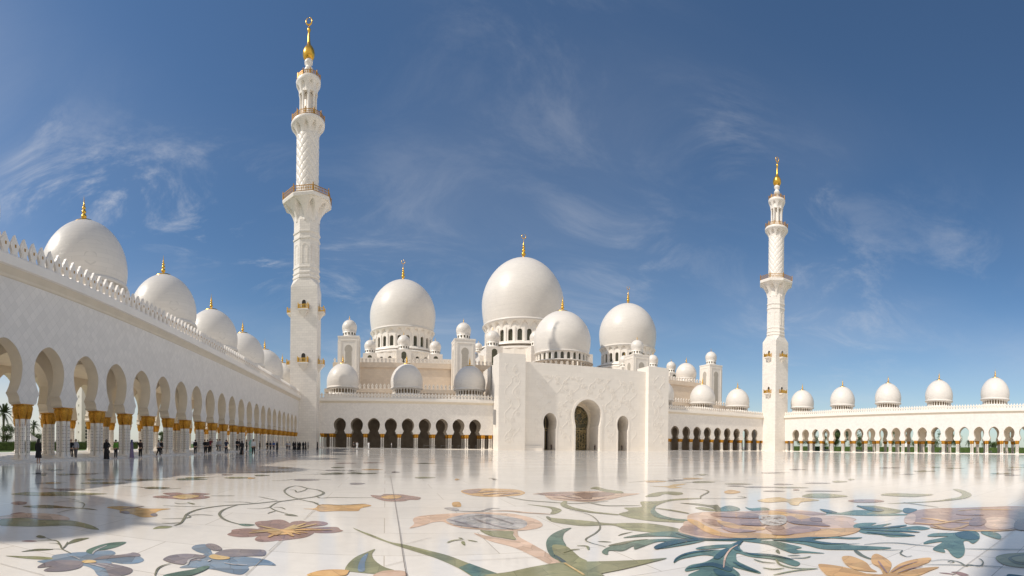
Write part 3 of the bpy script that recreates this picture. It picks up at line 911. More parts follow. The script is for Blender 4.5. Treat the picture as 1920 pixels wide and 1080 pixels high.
# tiers below the big domes
def tier_meshes(Rt, H, n, fl=.9):
    mb = MB()
    wc = 2*Rt*tan(pi/n)
    ow = wc*.42
    pr = full([(-ow/2, H*.12), (-ow/2, H*.62)] + [(-ow/2*cos(t)*1.08, H*.62+ow*.6*sin(t)) for t in [pi/2*i/5 for i in range(0, 5)]] + [(0, H*.62+ow*.62)])
    for k in range(n):
        T = Rz(2*pi*(k+.5)/n)
        bay(mb, 0, wc, pr, H, -Rt, -Rt+.5, T); mb.box(-wc/2, wc/2, -Rt, -Rt+.5, 0, H*.12, 0, T)
    mb.lathe([(Rt-.7, 0), (Rt-.7, H-.02)], n, 1, False, None, phase=0, cap=False)
    mb.lathe([(Rt+.1, H-.3), (Rt+.22, H-.2), (Rt+.22, H+.1), (Rt*.7, H+.35)], n, 0, False, phase=(pi/n if n % 2 == 0 else 0), cap=False)
    return mb
for X, R_, zb, H_, nn in ((43.9, 15.6, 21.0+EYE, 7.6, 28), (5.0, 12.2, 21.0+EYE, 5.6, 28), (82.8, 12.2, 21.0+EYE, 5.6, 28)):
    part('arcaded_tier', tier_meshes(R_, H_, nn), ['white', 'glass'], ph, rel(X, 147.8, zb))
    mb = MB(); mb.lathe([(R_-.2, H_+.0), (R_*.8, H_+1.9)], 48, cap=True); part('tier_roof', mb, ['white'], ph, rel(X, 147.8, zb))
# square podium blocks
for X, hw, zt_ in ((43.9, 17.5, 26.5), (5.0, 13.5, 25.0), (82.8, 13.5, 25.0)):
    pb = MB(); pb.box(X-43.9-hw, X-43.9+hw, 12.0, 45, 21.1, zt_+0.); part('podium', pb, ['clad'], ph)

# cupolas (little domes on drums) and turrets
def cupola_meshes():
    sh = MB(); sh.lathe(dome_prof(1.0, 1.05, .55, .88, 12), 32)
    sh.lathe([(.84, -.06), (.93, .0), (.93, .10), (.86, .14)], 32, cap=False)
    dr = MB(); dr.lathe([(.95, -.85), (.95, -.7), (.84, -.66), (.84, -.3), (.92, -.05), (.6, -.04)], 32, cap=False)
    for k in range(12):
        a = 2*pi*k/12; T = Rz(a)
        dr.box(-.09, .09, -.862, -.80, -.55, -.25, 1, T)
    return sh.mesh('cupola', ['dome']), dr.mesh('cupola_drum', ['white', 'glass'])
CUP, CUD = cupola_meshes()
FINS = FIN
def cupola(X, Y, z, r, parent=ph, fin=True):
    c = link('cupola', CUP, parent, rel(X, Y, z), 0, r)
    link('cupola_drum', CUD, c)
    if fin: link('finial', FINS, c, (0, 0, 1.58), 0, .16)
    return c
def px_cup(u, v, wpx, Y, mir=True):
    """u,v: centre of the little dome at its widest, wpx its width in the photograph"""
    p = at_y(u, v, Y); r = wpx/2*Vector((p.x, p.y)).length/F
    cupola(p.x, Y, p.z-.55*r, r)
    if mir: cupola(87.8-p.x, Y, p.z-.55*r, r)
px_cup(694, 649, 22, 134); px_cup(757, 641, 24, 131); px_cup(816, 651, 22, 134)
px_cup(924, 634, 27, 131); px_cup(1006, 634, 26, 129.5, False)
px_cup(897, 650, 14, 140, False)
# blocks that carry them
for u, v, wpx, Y in ((694, 649, 22, 134), (757, 641, 24, 131), (816, 651, 22, 134), (924, 634, 27, 131), (1006, 634, 26, 129.5)):
    p = at_y(u, v, Y); r = wpx/2*Vector((p.x, p.y)).length/F
    for X in ({p.x, 87.8-p.x} if u != 1006 else {p.x}):
        q = rel(X, Y, 0); zt_ = p.z-.55*r-.84*r; cbk = MB()
        cbk.box(q[0]-r*1.15, q[0]+r*1.15, q[1]-r*1.15, q[1]+6, 21.0, zt_)
        T = Tr(q[0], q[1]-r*1.15, 0)
        w_ = r*.75; hh = zt_-.6
        arc = full([(-w_/2, 21.8), (-w_/2, hh-w_*.5)] + [(-w_/2*cos(t), hh-w_*.5+w_*.5*sin(t)) for t in [pi/2*i/5 for i in range(1, 5)]] + [(0, hh)])
        cbk.plate(arc, -.03, .02, T, 1); part('cupola_base', cbk, ['clad', 'glass'], ph)

def turret(X, Y, w_, ztop):
    """square white turret with a tall arched niche on each side and a cupola"""
    q = rel(X, Y, 0)
    mb = MB(); h = w_/2; zb = 12.0
    mb.box(-h, h, -h, h, zb, ztop)
    tw_ = w_*.5
    for k in range(4):
        T = Rz(k*pi/2)
        # recessed frame panel
        fr = [(-tw_*.72, zb+1), (tw_*.72, zb+1), (tw_*.72, ztop-1.3), (-tw_*.72, ztop-1.3)]
        for a, b, c_, d_ in ((-tw_*.80, -tw_*.70, zb+1, ztop-1.2), (tw_*.70, tw_*.80, zb+1, ztop-1.2)): mb.box(a, b, -h-.10, -h-.002, c_, d_, 0, T)
        mb.box(-tw_*.80, tw_*.80, -h-.10, -h-.002, ztop-1.2, ztop-1.05, 0, T)
        w2 = w_*.36; zt2 = ztop-2.2
        arc = full([(-w2/2, zb+1), (-w2*.40, zt2-w2*1.0), (-w2*.40, zt2-w2*.95)] + [(-w2/2*cos(t)*(1.0), zt2-w2*.6+w2*.6*sin(t)) for t in [pi/2*i/6 for i in range(-1, 6)]] + [(0, zt2)])
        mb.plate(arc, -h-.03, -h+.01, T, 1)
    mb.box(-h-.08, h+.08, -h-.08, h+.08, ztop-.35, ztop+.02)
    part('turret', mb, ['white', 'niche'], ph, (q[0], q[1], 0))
    r = w_*.36
    cupola(X, Y, ztop+.85*r, r)
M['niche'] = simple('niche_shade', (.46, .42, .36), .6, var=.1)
for X in (-9.3, 97.1): turret(X, 119.3-1.2, 5.2, 27.4)
for X in (19.2, 68.6): turret(X, 118-1.2, 5.2, 27.0)
# partly hidden small dome behind the right wing parapet
cupola(91.5, 124, 23.0, 3.4)

# ------------------------------------------------------------------ ground, courtyard floor and its inlay
def floor_mat(name, rgb, vein=None, rough=.075, joints=True, vscale=3., var=.06):
    m, nt, b = nodes_of(name); L = nt.links.new
    tc = N(nt, 'ShaderNodeTexCoord')
    no = N(nt, 'ShaderNodeTexNoise', Scale=vscale, Detail=8., Roughness=.7, Distortion=.8 if vein else .3); L(tc.outputs['Object'], no.inputs['Vector'])
    r = N(nt, 'ShaderNodeValToRGB'); cr = r.color_ramp
    if vein:
        cr.elements[0].position = .38; cr.elements[1].position = .62
        cr.elements[0].color = (*vein, 1); cr.elements[1].color = (*rgb, 1)
    else:
        cr.elements[0].position = .25; cr.elements[1].position = .75
        cr.elements[0].color = (*[c*(1-var) for c in rgb], 1); cr.elements[1].color = (*[min(1, c*(1+var)) for c in rgb], 1)
    L(no.outputs['Fac'], r.inputs['Fac'])
    out = r.outputs['Color']
    if joints:
        br = N(nt, 'ShaderNodeTexBrick', Scale=1.); br.offset = .5
        br.inputs['Brick Width'].default_value = 3.1; br.inputs['Row Height'].default_value = 1.55
        br.inputs['Mortar Size'].default_value = .007; br.inputs['Mortar Smooth'].default_value = 0.
        br.inputs['Color1'].default_value = (1, 1, 1, 1); br.inputs['Color2'].default_value = (.94, .935, .925, 1); br.inputs['Mortar'].default_value = (.62, .59, .54, 1)
        mp = N(nt, 'ShaderNodeMapping'); mp.inputs['Rotation'].default_value = (0, 0, radians(0)); L(tc.outputs['Object'], mp.inputs['Vector']); L(mp.outputs[0], br.inputs['Vector'])
        mx = N(nt, 'ShaderNodeMix', data_type='RGBA', blend_type='MULTIPLY'); mx.inputs['Factor'].default_value = 1.
        L(out, mx.inputs['A']); L(br.outputs['Color'], mx.inputs['B']); out = mx.outputs['Result']
    if not joints:      # cut stone pieces, each with its own tone
        vo = N(nt, 'ShaderNodeTexVoronoi', Scale=3.2); L(tc.outputs['Object'], vo.inputs['Vector'])
        sp_ = N(nt, 'ShaderNodeSeparateColor'); L(vo.outputs['Color'], sp_.inputs[0])
        mr = N(nt, 'ShaderNodeMapRange'); mr.inputs['To Min'].default_value = .74; mr.inputs['To Max'].default_value = 1.16; L(sp_.outputs[0], mr.inputs['Value'])
        ve = N(nt, 'ShaderNodeTexVoronoi', Scale=3.2, feature='DISTANCE_TO_EDGE'); L(tc.outputs['Object'], ve.inputs['Vector'])
        me_ = N(nt, 'ShaderNodeMapRange'); me_.inputs['From Max'].default_value = .025; me_.inputs['To Min'].default_value = .72; L(ve.outputs['Distance'], me_.inputs['Value'])
        mm = N(nt, 'ShaderNodeMath', operation='MULTIPLY'); L(mr.outputs[0], mm.inputs[0]); L(me_.outputs[0], mm.inputs[1])
        vs_ = N(nt, 'ShaderNodeVectorMath', operation='SCALE'); L(out, vs_.inputs[0]); L(mm.outputs[0], vs_.inputs['Scale']); out = vs_.outputs[0]
    L(out, b.inputs['Base Color'])
    n2 = N(nt, 'ShaderNodeTexNoise', Scale=.35, Detail=4.); L(tc.outputs['Object'], n2.inputs['Vector'])
    rr = N(nt, 'ShaderNodeMapRange'); rr.inputs['To Min'].default_value = rough*.6; rr.inputs['To Max'].default_value = rough*1.9
    L(n2.outputs['Fac'], rr.inputs['Value']); L(rr.outputs[0], b.inputs['Roughness'])
    n3 = N(nt, 'ShaderNodeTexNoise', Scale=1.1, Detail=2.); L(tc.outputs['Object'], n3.inputs['Vector'])
    bp = N(nt, 'ShaderNodeBump', Strength=.12, Distance=.012); L(n3.outputs['Fac'], bp.inputs['Height']); L(bp.outputs['Normal'], b.inputs['Normal'])
    b.inputs['IOR'].default_value = 1.5; b.inputs['Specular IOR Level'].default_value = .09
    return m
INL = {
 'marble': floor_mat('floor_marble', (.84, .785, .71)),
 'blue': floor_mat('inlay_blue', (.20, .30, .41), (.26, .30, .34), joints=False, vscale=2.),
 'greyp': floor_mat('inlay_grey_purple', (.24, .22, .25), (.33, .28, .27), joints=False, vscale=3.),
 'pink': floor_mat('inlay_rose', (.42, .25, .20), (.34, .22, .20), joints=False, vscale=4.),
 'orange': floor_mat('inlay_orange', (.76, .47, .19), (.68, .38, .14), joints=False),
 'yellow': floor_mat('inlay_yellow', (.78, .58, .32), (.68, .44, .16), joints=False, vscale=6.),
 'olive': floor_mat('inlay_olive', (.34, .33, .18), (.25, .26, .14), joints=False, vscale=2.5),
 'dolive': floor_mat('inlay_dark_olive', (.15, .16, .10), (.20, .20, .13), joints=False),
 'teal': floor_mat('inlay_teal', (.17, .26, .20), (.09, .16, .135), joints=False, vscale=2.),
 'navy': floor_mat('inlay_navy', (.035, .075, .10), (.06, .12, .12), joints=False),
 'mauve': floor_mat('inlay_mauve', (.50, .32, .24), (.42, .25, .19), joints=False, vscale=4.),
 'dpurple': floor_mat('inlay_deep_purple', (.25, .14, .11), (.33, .20, .15), joints=False, vscale=4.),
 'peach': floor_mat('inlay_peach', (.74, .53, .40), (.68, .46, .33), joints=False),
 'pale': floor_mat('inlay_pale_grey', (.62, .58, .54), (.30, .30, .32), joints=False, vscale=5.),
 'stem': floor_mat('inlay_stem', (.20, .20, .14), joints=False),
 'joint': floor_mat('expansion_joint', (.12, .09, .08), joints=False, rough=.3),
 'fine': floor_mat('tile_joint', (.42, .37, .30), joints=False, rough=.3),
}
MK = list(INL); M.update({'i_'+k: v for k, v in INL.items()})
fl = MB()
fl.add([(-30, -40, 0), (120, -40, 0), (120, 100.5, 0), (-30, 100.5, 0)], [(0, 1, 2, 3)], 0)

def smooth_closed(pts, n=5):
    out = []; m = len(pts)
    for i in range(m):
        p0, p1, p2, p3 = pts[i-1], pts[i], pts[(i+1) % m], pts[(i+2) % m]
        for k in range(n):
            t = k/n
            out.append(tuple(.5*((2*p1[j]) + (-p0[j]+p2[j])*t + (2*p0[j]-5*p1[j]+4*p2[j]-p3[j])*t*t + (-p0[j]+3*p1[j]-3*p2[j]+p3[j])*t**3) for j in (0, 1)))
    return out
def smooth_open(pts, n=7):
    p = [pts[0]] + list(pts) + [pts[-1]]; out = []
    for i in range(1, len(p)-2):
        for k in range(n):
            t = k/n
            out.append(tuple(.5*((2*p[i][j]) + (-p[i-1][j]+p[i+1][j])*t + (2*p[i-1][j]-5*p[i][j]+4*p[i+1][j]-p[i+2][j])*t*t + (-p[i-1][j]+3*p[i][j]-3*p[i+1][j]+p[i+2][j])*t**3) for j in (0, 1)))
    out.append(tuple(pts[-1])); return out
def g2(u, v):
    p = ground(u, v); return (p.x, p.y)
LAYER = [0]
def fill(mat, ox, pts, sm=True, lay=1):
    q = [(ox+x/6., 900+y/6.) for x, y in pts]
    q = [g2(*p) for p in (smooth_closed(q) if sm else q)]
    tr = tessellate_polygon([[Vector((x, y, 0)) for x, y in q]])
    LAYER[0] += 1
    z = .0022*lay + .000012*LAYER[0]
    o = []
    for t in tr:
        a, b, c = [q[i] for i in t]
        cr = (b[0]-a[0])*(c[1]-a[1])-(b[1]-a[1])*(c[0]-a[0])
        o.append(tuple(t) if cr > 0 else (t[0], t[2], t[1]))
    fl.add([(x, y, z) for x, y in q], o, MK.index(mat))
def stroke(mat, ox, pts, w=.035, taper=True, lay=3, sm=True):
    if mat in ('stem', 'dolive'): w *= .55
    q = [(ox+x/6., 900+y/6.) for x, y in pts]
    q = [Vector(g2(*p)) for p in (smooth_open(q) if sm else q)]
    n = len(q); vs = []
    LAYER[0] += 1; z = .0022*lay + .000012*LAYER[0]
    for i in range(n):
        d = (q[min(i+1, n-1)]-q[max(i-1, 0)])
        d = d.normalized() if d.length > 1e-6 else Vector((1, 0))
        nn = Vector((-d.y, d.x))
        ww = w*(.35+.65*sin(pi*min(1, max(0, i/(n-1)))*.9+.15)) if taper else w
        vs += [(q[i].x+nn.x*ww, q[i].y+nn.y*ww, z), (q[i].x-nn.x*ww, q[i].y-nn.y*ww, z)]
    fl.add(vs, [(2*i, 2*i+1, 2*i+3, 2*i+2) for i in range(n-1)], MK.index(mat))
A, B, C, D_, E_, F_, G_ = 0, 280, 560, 820, 1100, 1340, 1600
# --- left: blue flower
fill('blue', A, [(420,915),(560,890),(600,850),(720,830),(860,815),(980,810),(1100,800),(1250,795),(1300,830),(1240,870),(1400,850),(1560,860),(1620,905),(1540,940),(1380,945),(1250,930),(1330,1000),(1300,1090),(1120,1085),(1050,1010),(980,975),(900,960),(800,950),(640,960),(500,940)])
fill('greyp', A, [(420,990),(520,930),(700,905),(900,915),(930,930),(780,960),(600,975)], lay=2)
fill('greyp', A, [(490,1020),(640,960),(800,935),(930,935),(900,990),(760,1025),(600,1035)], lay=2)
fill('greyp', A, [(1020,940),(1200,940),(1380,970),(1490,1010),(1440,1065),(1250,1090),(1180,1000),(1060,960)], lay=2)
fill('greyp', A, [(1050,900),(1150,860),(1300,850),(1450,830),(1500,818),(1570,835),(1560,865),(1400,870),(1200,890)], lay=2)
fill('yellow', A, [(920,920),(980,905),(1060,910),(1080,930),(1000,940),(950,940)], lay=3)
for p in ([(1000,950),(1080,965),(1190,1000)], [(1100,945),(1190,960),(1290,990)], [(900,900),(840,870),(780,862)], [(1040,840),(1060,810),(1120,775),(1200,740)]): stroke('pale', A, p, .012)
fill('teal', A, [(970,810),(1000,780),(1140,730),(1280,705),(1420,702),(1330,750),(1200,785),(1080,800),(1030,835)], lay=2)
fill('olive', A, [(60,855),(250,858),(420,860),(580,875),(570,895),(420,895),(280,885)])
stroke('stem', A, [(800,830),(700,780),(680,740),(640,690),(560,680),(420,688)], .022)
stroke('stem', A, [(700,780),(740,740),(760,700)], .02); stroke('stem', A, [(680,740),(640,718),(550,714)], .016); stroke('stem', A, [(700,785),(640,780),(560,785)], .012)
fill('dolive', A, [(745,730),(790,690),(860,662),(1005,653),(900,690),(820,712)]); fill('dolive', A, [(240,810),(350,785),(450,775),(600,780),(540,792),(400,800)])
fill('pink', A, [(240,688),(300,680),(370,680),(420,688),(370,697),(300,697)]); fill('dolive', A, [(405,640),(440,622),(500,635),(512,652),(450,655)])
stroke('stem', A, [(512,652),(570,675),(640,690)], .012)
fill('olive', A, [(0,450),(100,430),(300,430),(500,450),(780,455),(920,480),(1040,515),(1115,560),(1000,550),(880,525),(700,515),(400,525),(100,520),(0,510)])
fill('peach', A, [(0,410),(300,375),(600,385),(760,420),(760,455),(500,445),(300,425),(0,440)], lay=2)
fill('dolive', A, [(250,300),(400,285),(560,283),(780,305),(980,318),(1100,340),(900,325),(700,318),(450,318)])
fill('olive', A, [(120,160),(300,135),(480,140),(700,130),(860,140),(1100,150),(1200,158),(900,175),(600,182),(300,175)])
fill('pink', A, [(120,260),(200,240),(300,250),(280,275),(180,280)]); fill('pink', A, [(120,385),(220,365),(300,378),(250,405),(150,408)])
stroke('stem', A, [(600,258),(760,240),(900,250),(950,275),(930,310)], .03); stroke('stem', A, [(660,200),(800,215),(900,235)], .025)
stroke('stem', A, [(640,375),(760,345),(880,325)], .02)
fill('orange', A, [(1200,310),(1300,295),(1500,300),(1620,320),(1920,325),(1800,345),(1740,380),(1760,410),(1600,420),(1480,385),(1350,370),(1340,340)])
fill('greyp', A, [(1350,365),(1400,350),(1460,365),(1440,385)], lay=2); fill('greyp', A, [(1690,390),(1740,375),(1775,395),(1730,412)], lay=2)
stroke('pink', A, [(1360,330),(1520,310),(1620,298)], .03)
stroke('fine', A, [(0,945),(500,1080)], .0032, False)
# --- rose and blue flowers
fill('pink', B, [(50,185),(150,175),(240,178),(150,152),(240,142),(330,142),(400,155),(520,145),(620,150),(685,160),(600,175),(685,190),(620,212),(470,220),(380,222),(250,212),(60,200)])
fill('yellow', B, [(260,190),(400,165),(560,180),(480,205),(400,215),(320,208)], lay=2)
stroke('stem', B, [(685,180),(820,181),(960,180)], .05)
stroke('stem', B, [(280,515),(350,490),(390,440),(420,390),(500,350),(620,320),(800,295),(1000,280),(1180,268),(1400,245),(1500,240),(1680,215),(1860,190),(1960,150),(1900,115),(1780,95),(1680,70),(1600,75),(1540,100),(1520,130),(1560,170),(1640,205),(1780,240),(1900,265)], .06)
stroke('stem', B, [(1780,95),(1740,120),(1660,140),(1640,118),(1580,110)], .04)
stroke('stem', B, [(1000,280),(850,330),(790,380),(820,430),(900,470),(1010,500)], .045)
fill('teal', B, [(1000,495),(1100,495),(1190,505),(1120,522),(1040,515)])
fill('olive', B, [(40,552),(90,525),(170,518),(260,525),(200,545),(110,548)])
for p in ([(140,440),(380,435),(460,415),(430,400)], [(430,402),(580,393),(715,403)], [(140,488),(260,490),(360,480)], [(1100,322),(1240,325),(1350,310),(1370,295),(1430,260),(1500,240)], [(1355,310),(1420,345),(1560,385)],
          [(1395,310),(1480,312),(1530,332)], [(1330,380),(1380,362),(1420,352)], [(1230,190),(1330,210),(1440,232)], [(150,290),(400,300),(620,300)], [(280,260),(350,270),(510,268)], [(840,250),(1050,250),(1180,265)]):
    stroke('stem', B, p, .032)
fill('dolive', B, [(1520,390),(1600,385),(1675,408),(1580,405)])
fill('olive', B, [(420,250),(470,258),(515,272),(480,275)])
for p in ([(1190,480),(1240,465),(1320,460),(1420,447),(1500,450),(1560,475),(1590,500),(1580,530),(1400,545),(1250,540),(1200,510)],
          [(1590,480),(1700,460),(1780,470),(1850,462),(1960,470),(2010,490),(1960,515),(1800,530),(1600,540)],
          [(1600,545),(1900,535),(2100,530),(2150,560),(2180,575),(2080,595),(1900,598),(1700,575)],
          [(1540,600),(1700,565),(1850,585),(1820,620),(1740,650),(1560,675),(1440,680)],
          [(1190,660),(1240,630),(1400,600),(1560,580),(1600,640),(1420,685),(1280,698),(1200,685)],
          [(875,615),(920,590),(940,560),(1100,545),(1300,560),(1440,560),(1400,600),(1200,635),(1050,645),(940,635)]):
    fill('pink', B, p)
fill('pink', B, [(1250,540),(1600,525),(1750,560),(1650,620),(1400,620),(1250,590)])
for e in ((1120,600),(1150,575),(1280,560),(1240,520),(1640,510),(1760,490),(1880,500),(1850,555),(2060,565),(1780,600),(1700,615),(1620,640),(1340,650),(1420,630)):
    stroke('orange' if e[0] % 40 else 'yellow', B, [(1500+(e[0]-1500)*.12, 572+(e[1]-572)*.12), (1500+(e[0]-1500)*.55, 572+(e[1]-572)*.5), e], .03, lay=4)
fill('orange', B, [(1330,590),(1480,560),(1620,575),(1600,610),(1450,620)], lay=3)
fill('greyp', B, [(630,735),(680,718),(750,730),(810,765),(810,790),(740,800),(680,780)], lay=2)
fill('blue', B, [(475,765),(520,735),(640,725),(680,770),(700,840),(570,820),(500,790)])
fill('greyp', B, [(155,895),(230,855),(380,835),(520,840),(640,860),(560,900),(430,930),(380,955),(260,940),(180,915)], lay=2)
fill('greyp', B, [(740,840),(820,795),(950,782),(1150,785),(1300,795),(1290,855),(1150,860),(900,870)], lay=2)
fill('blue', B, [(560,870),(660,830),(900,850),(1200,880),(1330,905),(1400,940),(1415,965),(1280,960),(1120,975),(1120,1010),(1040,1065),(900,1050),(750,1015),(640,1000),(540,990),(340,990),(430,950),(480,900)])
fill('yellow', B, [(670,865),(720,843),(790,855),(900,875),(890,895),(790,903),(700,890)], lay=3)
for p in ([(430,960),(450,910),(520,885),(600,880)], [(840,940),(960,960),(1100,965)], [(540,905),(580,915)], [(690,905),(660,925)]): stroke('pale', B, p, .014, lay=4)
fill('teal', B, [(150,1085),(330,1040),(480,1015),(600,980),(670,975),(660,1000),(560,1050),(430,1085)], lay=3)
stroke('stem', B, [(240,945),(150,970),(90,1010),(60,1085)], .02)
stroke('fine', B, [(1080,1080),(1290,880),(1500,680)], .0032, False); stroke('fine', B, [(1740,450),(1880,330)], .0032, False)
# --- centre
fill('pink', C, [(810,172),(920,175),(960,160),(1040,160),(1150,162),(1240,175),(1370,198),(1340,225),(1250,225),(1180,240),(1060,243),(960,235),(860,205)])
fill('orange', C, [(930,190),(1060,170),(1160,185),(1100,210),(980,212)], lay=2)
stroke('stem', C, [(200,185),(250,205),(400,198),(620,202),(850,200)], .045)
fill('orange', C, [(50,325),(180,320),(230,280),(340,275),(520,285),(700,270),(820,290),(700,320),(660,350),(450,350),(250,358),(180,335)])
stroke('dolive', C, [(90,240),(160,250),(240,290)], .05); stroke('dolive', C, [(250,275),(420,285),(620,278),(760,270)], .035)
fill('olive', 0, [(x*6, (y-900)*6) for x, y in ((662,990),(680,997),(700,1004),(730,1016),(757,1021),(793,1030),(840,1042),(880,1057),(935,1077),(950,1088),(900,1088),(860,1066),(820,1048),(780,1035),(745,1024),(700,1008),(672,996))])
fill('teal', 0, [(x*6, (y-900)*6) for x, y in ((860,1065),(880,1057),(935,1077),(950,1089),(900,1089))], False, lay=2)
fill('olive', C, [(520,1010),(560,940),(640,870),(750,820),(860,780),(825,840),(860,910),(960,980),(1090,1030),(900,1060),(560,1030)])
fill('blue', C, [(670,1030),(675,950),(720,870),(780,825),(770,870),(745,940),(740,1030)], lay=2)
fill('orange', C, [(100,1085),(200,1035),(350,1015),(540,1020),(560,1045),(480,1088)], lay=3)
fill('peach', C, [(860,1065),(960,1030),(1100,1025),(1200,1040),(1190,1090),(860,1090)], lay=3)
stroke('joint', 0, [(x*6, (y-900)*6) for x, y in ((732,893),(740,940),(748,990),(755,1040),(762,1084))], .0034, False, lay=6)
stroke('fine', C, [(970,975),(1180,920)], .0032, False); stroke('fine', C, [(1200,725),(1500,650)], .0032, False); stroke('fine', D_, [(370,912),(760,892),(1170,870)], .0032, False)
fill('orange', D_, [(265,125),(340,108),(500,98),(700,98),(900,110),(985,140),(960,165),(880,180),(600,190),(420,180),(310,155)])
fill('pink', D_, [(280,128),(360,112),(500,105),(420,150),(340,150)], lay=2)
for p in ([(420,150),(620,130),(860,125)], [(520,172),(700,150),(900,145)], [(700,178),(820,160),(930,150)]): stroke('pink', D_, p, .07, lay=3)
stroke('dolive', D_, [(780,190),(1000,230),(1250,250),(1500,265),(1700,260),(1920,240)], .06)
fill('peach', D_, [(1070,160),(1180,145),(1250,140),(1400,135),(1600,130),(1920,130),(2100,150),(2280,155),(2080,190),(1920,225),(1700,248),(1500,238),(1300,225),(1220,190),(1200,165)])
fill('pink', D_, [(1120,156),(1250,144),(1500,138),(1560,165),(1400,185),(1260,180)], lay=2)
fill('dpurple', D_, [(1520,160),(1640,145),(1720,150),(1740,210),(1650,215),(1600,185)], lay=3)
fill('pink', D_, [(1700,150),(1900,140),(2000,160),(1850,190),(1740,190)], lay=2)
for p in ([(1300,200),(1450,215),(1700,235),(1900,205)], [(1400,170),(1500,195),(1620,215)]): stroke('pink', D_, p, .06, lay=4)
stroke('olive', D_, [(1440,240),(1420,275),(1480,310),(1600,340),(1750,365),(2040,395)], .085)
fill('olive', D_, [(1010,275),(1200,293),(1320,308),(1400,340),(1340,380),(1270,385),(1290,345),(1240,312)])
fill('peach', D_, [(-310,545),(-260,495),(-275,450),(-230,415),(-80,395),(200,375),(420,365),(700,370),(900,390),(1120,450),(1185,515),(1080,555),(860,575),(600,565),(300,545),(130,500),(60,470),(-60,480),(-150,510)])
fill('pale', D_, [(100,450),(220,410),(420,380),(700,400),(880,430),(1000,470),(990,530),(850,560),(560,550),(300,530),(170,500)], lay=2)
for p in ([(400,430),(520,480),(700,530),(850,560)], [(120,450),(250,480),(450,540)], [(420,400),(600,420),(860,500)], [(180,510),(320,520),(460,545)]): stroke('greyp', D_, p, .03, lay=4)
fill('pale', D_, [(75,320),(140,310),(230,325),(240,350),(160,345)]); fill('orange', D_, [(170,255),(250,250),(265,300),(180,300)]); stroke('pale', D_, [(240,352),(480,355),(600,322),(700,325)], .04)
stroke('peach', D_, [(580,352),(800,350),(1000,370),(1270,388)], .05)
fill('peach', D_, [(410,600),(600,640),(880,680),(860,620),(850,580),(900,575),(920,640),(1060,720),(1200,800),(1300,870),(1400,940),(1270,950),(1100,870),(860,760),(600,690)])
fill('olive', D_, [(480,570),(600,575),(840,580),(850,620),(880,675),(700,650),(590,630)], lay=2)
fill('teal', D_, [(1510,540),(1400,560),(1280,620),(1225,700),(1240,800),(1300,880),(1460,940),(1370,850),(1300,760),(1420,750),(1450,740),(1415,670),(1430,600)])
fill('olive', D_, [(1290,745),(1440,745),(1520,800),(1600,870),(1680,925),(1400,945)])
fill('navy', D_, [(1310,850),(1360,865),(1470,945),(1400,935)], lay=3)
fill('olive', D_, [(560,1090),(820,1040),(1100,980),(1420,935),(1920,920),(2300,905),(2580,885),(2400,935),(2100,1010),(1850,1060),(1780,1092)], lay=3)
stroke('yellow', D_, [(1430,945),(1650,1080)], .012, False, lay=5)
fill('olive', D_, [(1225,415),(1320,430),(1680,460),(1940,490),(2130,485),(2380,490),(2580,520),(2730,555),(2720,590),(2580,610),(2380,590),(2130,560),(1960,510),(1680,520),(1500,505),(1300,475),(1240,440)])
fill('dolive', D_, [(1225,415),(1262,420),(1275,450),(1240,440)], lay=3)
stroke('stem', D_, [(1480,340),(1700,390),(1800,460),(1830,540),(1780,600),(1670,670),(1720,710),(1890,755)], .022)
for p in ([(110,710),(180,685),(300,675)], [(340,680),(450,700)], [(240,655),(280,665)], [(1570,745),(1680,750),(1700,790)], [(1420,820),(1500,795),(1600,785)]): stroke('olive', D_, p, .018)
fill('olive', D_, [(270,695),(305,695),(312,740),(275,720)])
# --- right centre
fill('olive', E_, [(40,95),(120,78),(220,105),(330,120),(400,130),(400,150),(250,145),(120,110)])
fill('olive', E_, [(660,190),(740,150),(900,130),(1060,140),(1080,160),(1000,172),(880,160),(800,185)])
fill('yellow', E_, [(700,70),(900,70),(980,50),(1120,45),(1000,75),(1080,85),(960,95),(880,80)])
fill('olive', E_, [(610,245),(800,240),(980,215),(1200,205),(1300,210),(1150,220),(960,235),(860,260),(780,300),(770,340),(830,390),(960,430),(1140,450),(1100,480),(900,475),(700,460),(500,430),(360,385),(470,350),(420,315),(520,310),(620,300)])
fill('teal', E_, [(780,285),(730,330),(720,370),(780,420),(900,445),(1100,465),(1140,450),(960,430),(830,390),(770,340)], lay=2)
stroke('dolive', E_, [(1280,210),(1290,180),(1370,135),(1300,110),(1080,100)], .05); stroke('dolive', E_, [(1300,210),(1600,212),(1760,205),(1780,195),(1700,185)], .05)
stroke('olive', E_, [(780,320),(960,345),(1150,380)], .05); stroke('dolive', E_, [(20,255),(200,290),(420,292),(600,290)], .07)
fill('dolive', E_, [(1050,262),(1150,262),(1250,265),(1400,285),(1470,280),(1500,310),(1570,330),(1600,355),(1450,355),(1430,325),(1350,300),(1200,280)])
fill('olive', E_, [(1220,315),(1300,305),(1420,330),(1440,350),(1330,345)])
fill('teal', E_, [(1510,315),(1600,290),(1700,310),(1720,340),(1600,355),(1510,350)], lay=2); fill('teal', E_, [(1780,305),(1850,320),(1990,310),(2060,330),(1990,350),(1850,345)])
fill('peach', F_, [(-410,575),(-360,520),(-350,480),(-310,450),(-300,400),(-200,370),(0,360),(300,355),(650,340),(700,330),(900,335),(1150,360),(1260,380),(1240,400),(1440,405),(1590,440),(1560,470),(1630,500),(1600,560),(1600,590),(1480,610),(1420,635),(1300,640),(1100,655),(900,660),(650,665),(300,665),(0,660),(-150,650),(-300,620)])
fill('mauve', F_, [(-390,570),(-340,510),(-220,510),(-120,560),(50,620),(200,650),(-50,645),(-250,615)], lay=2)
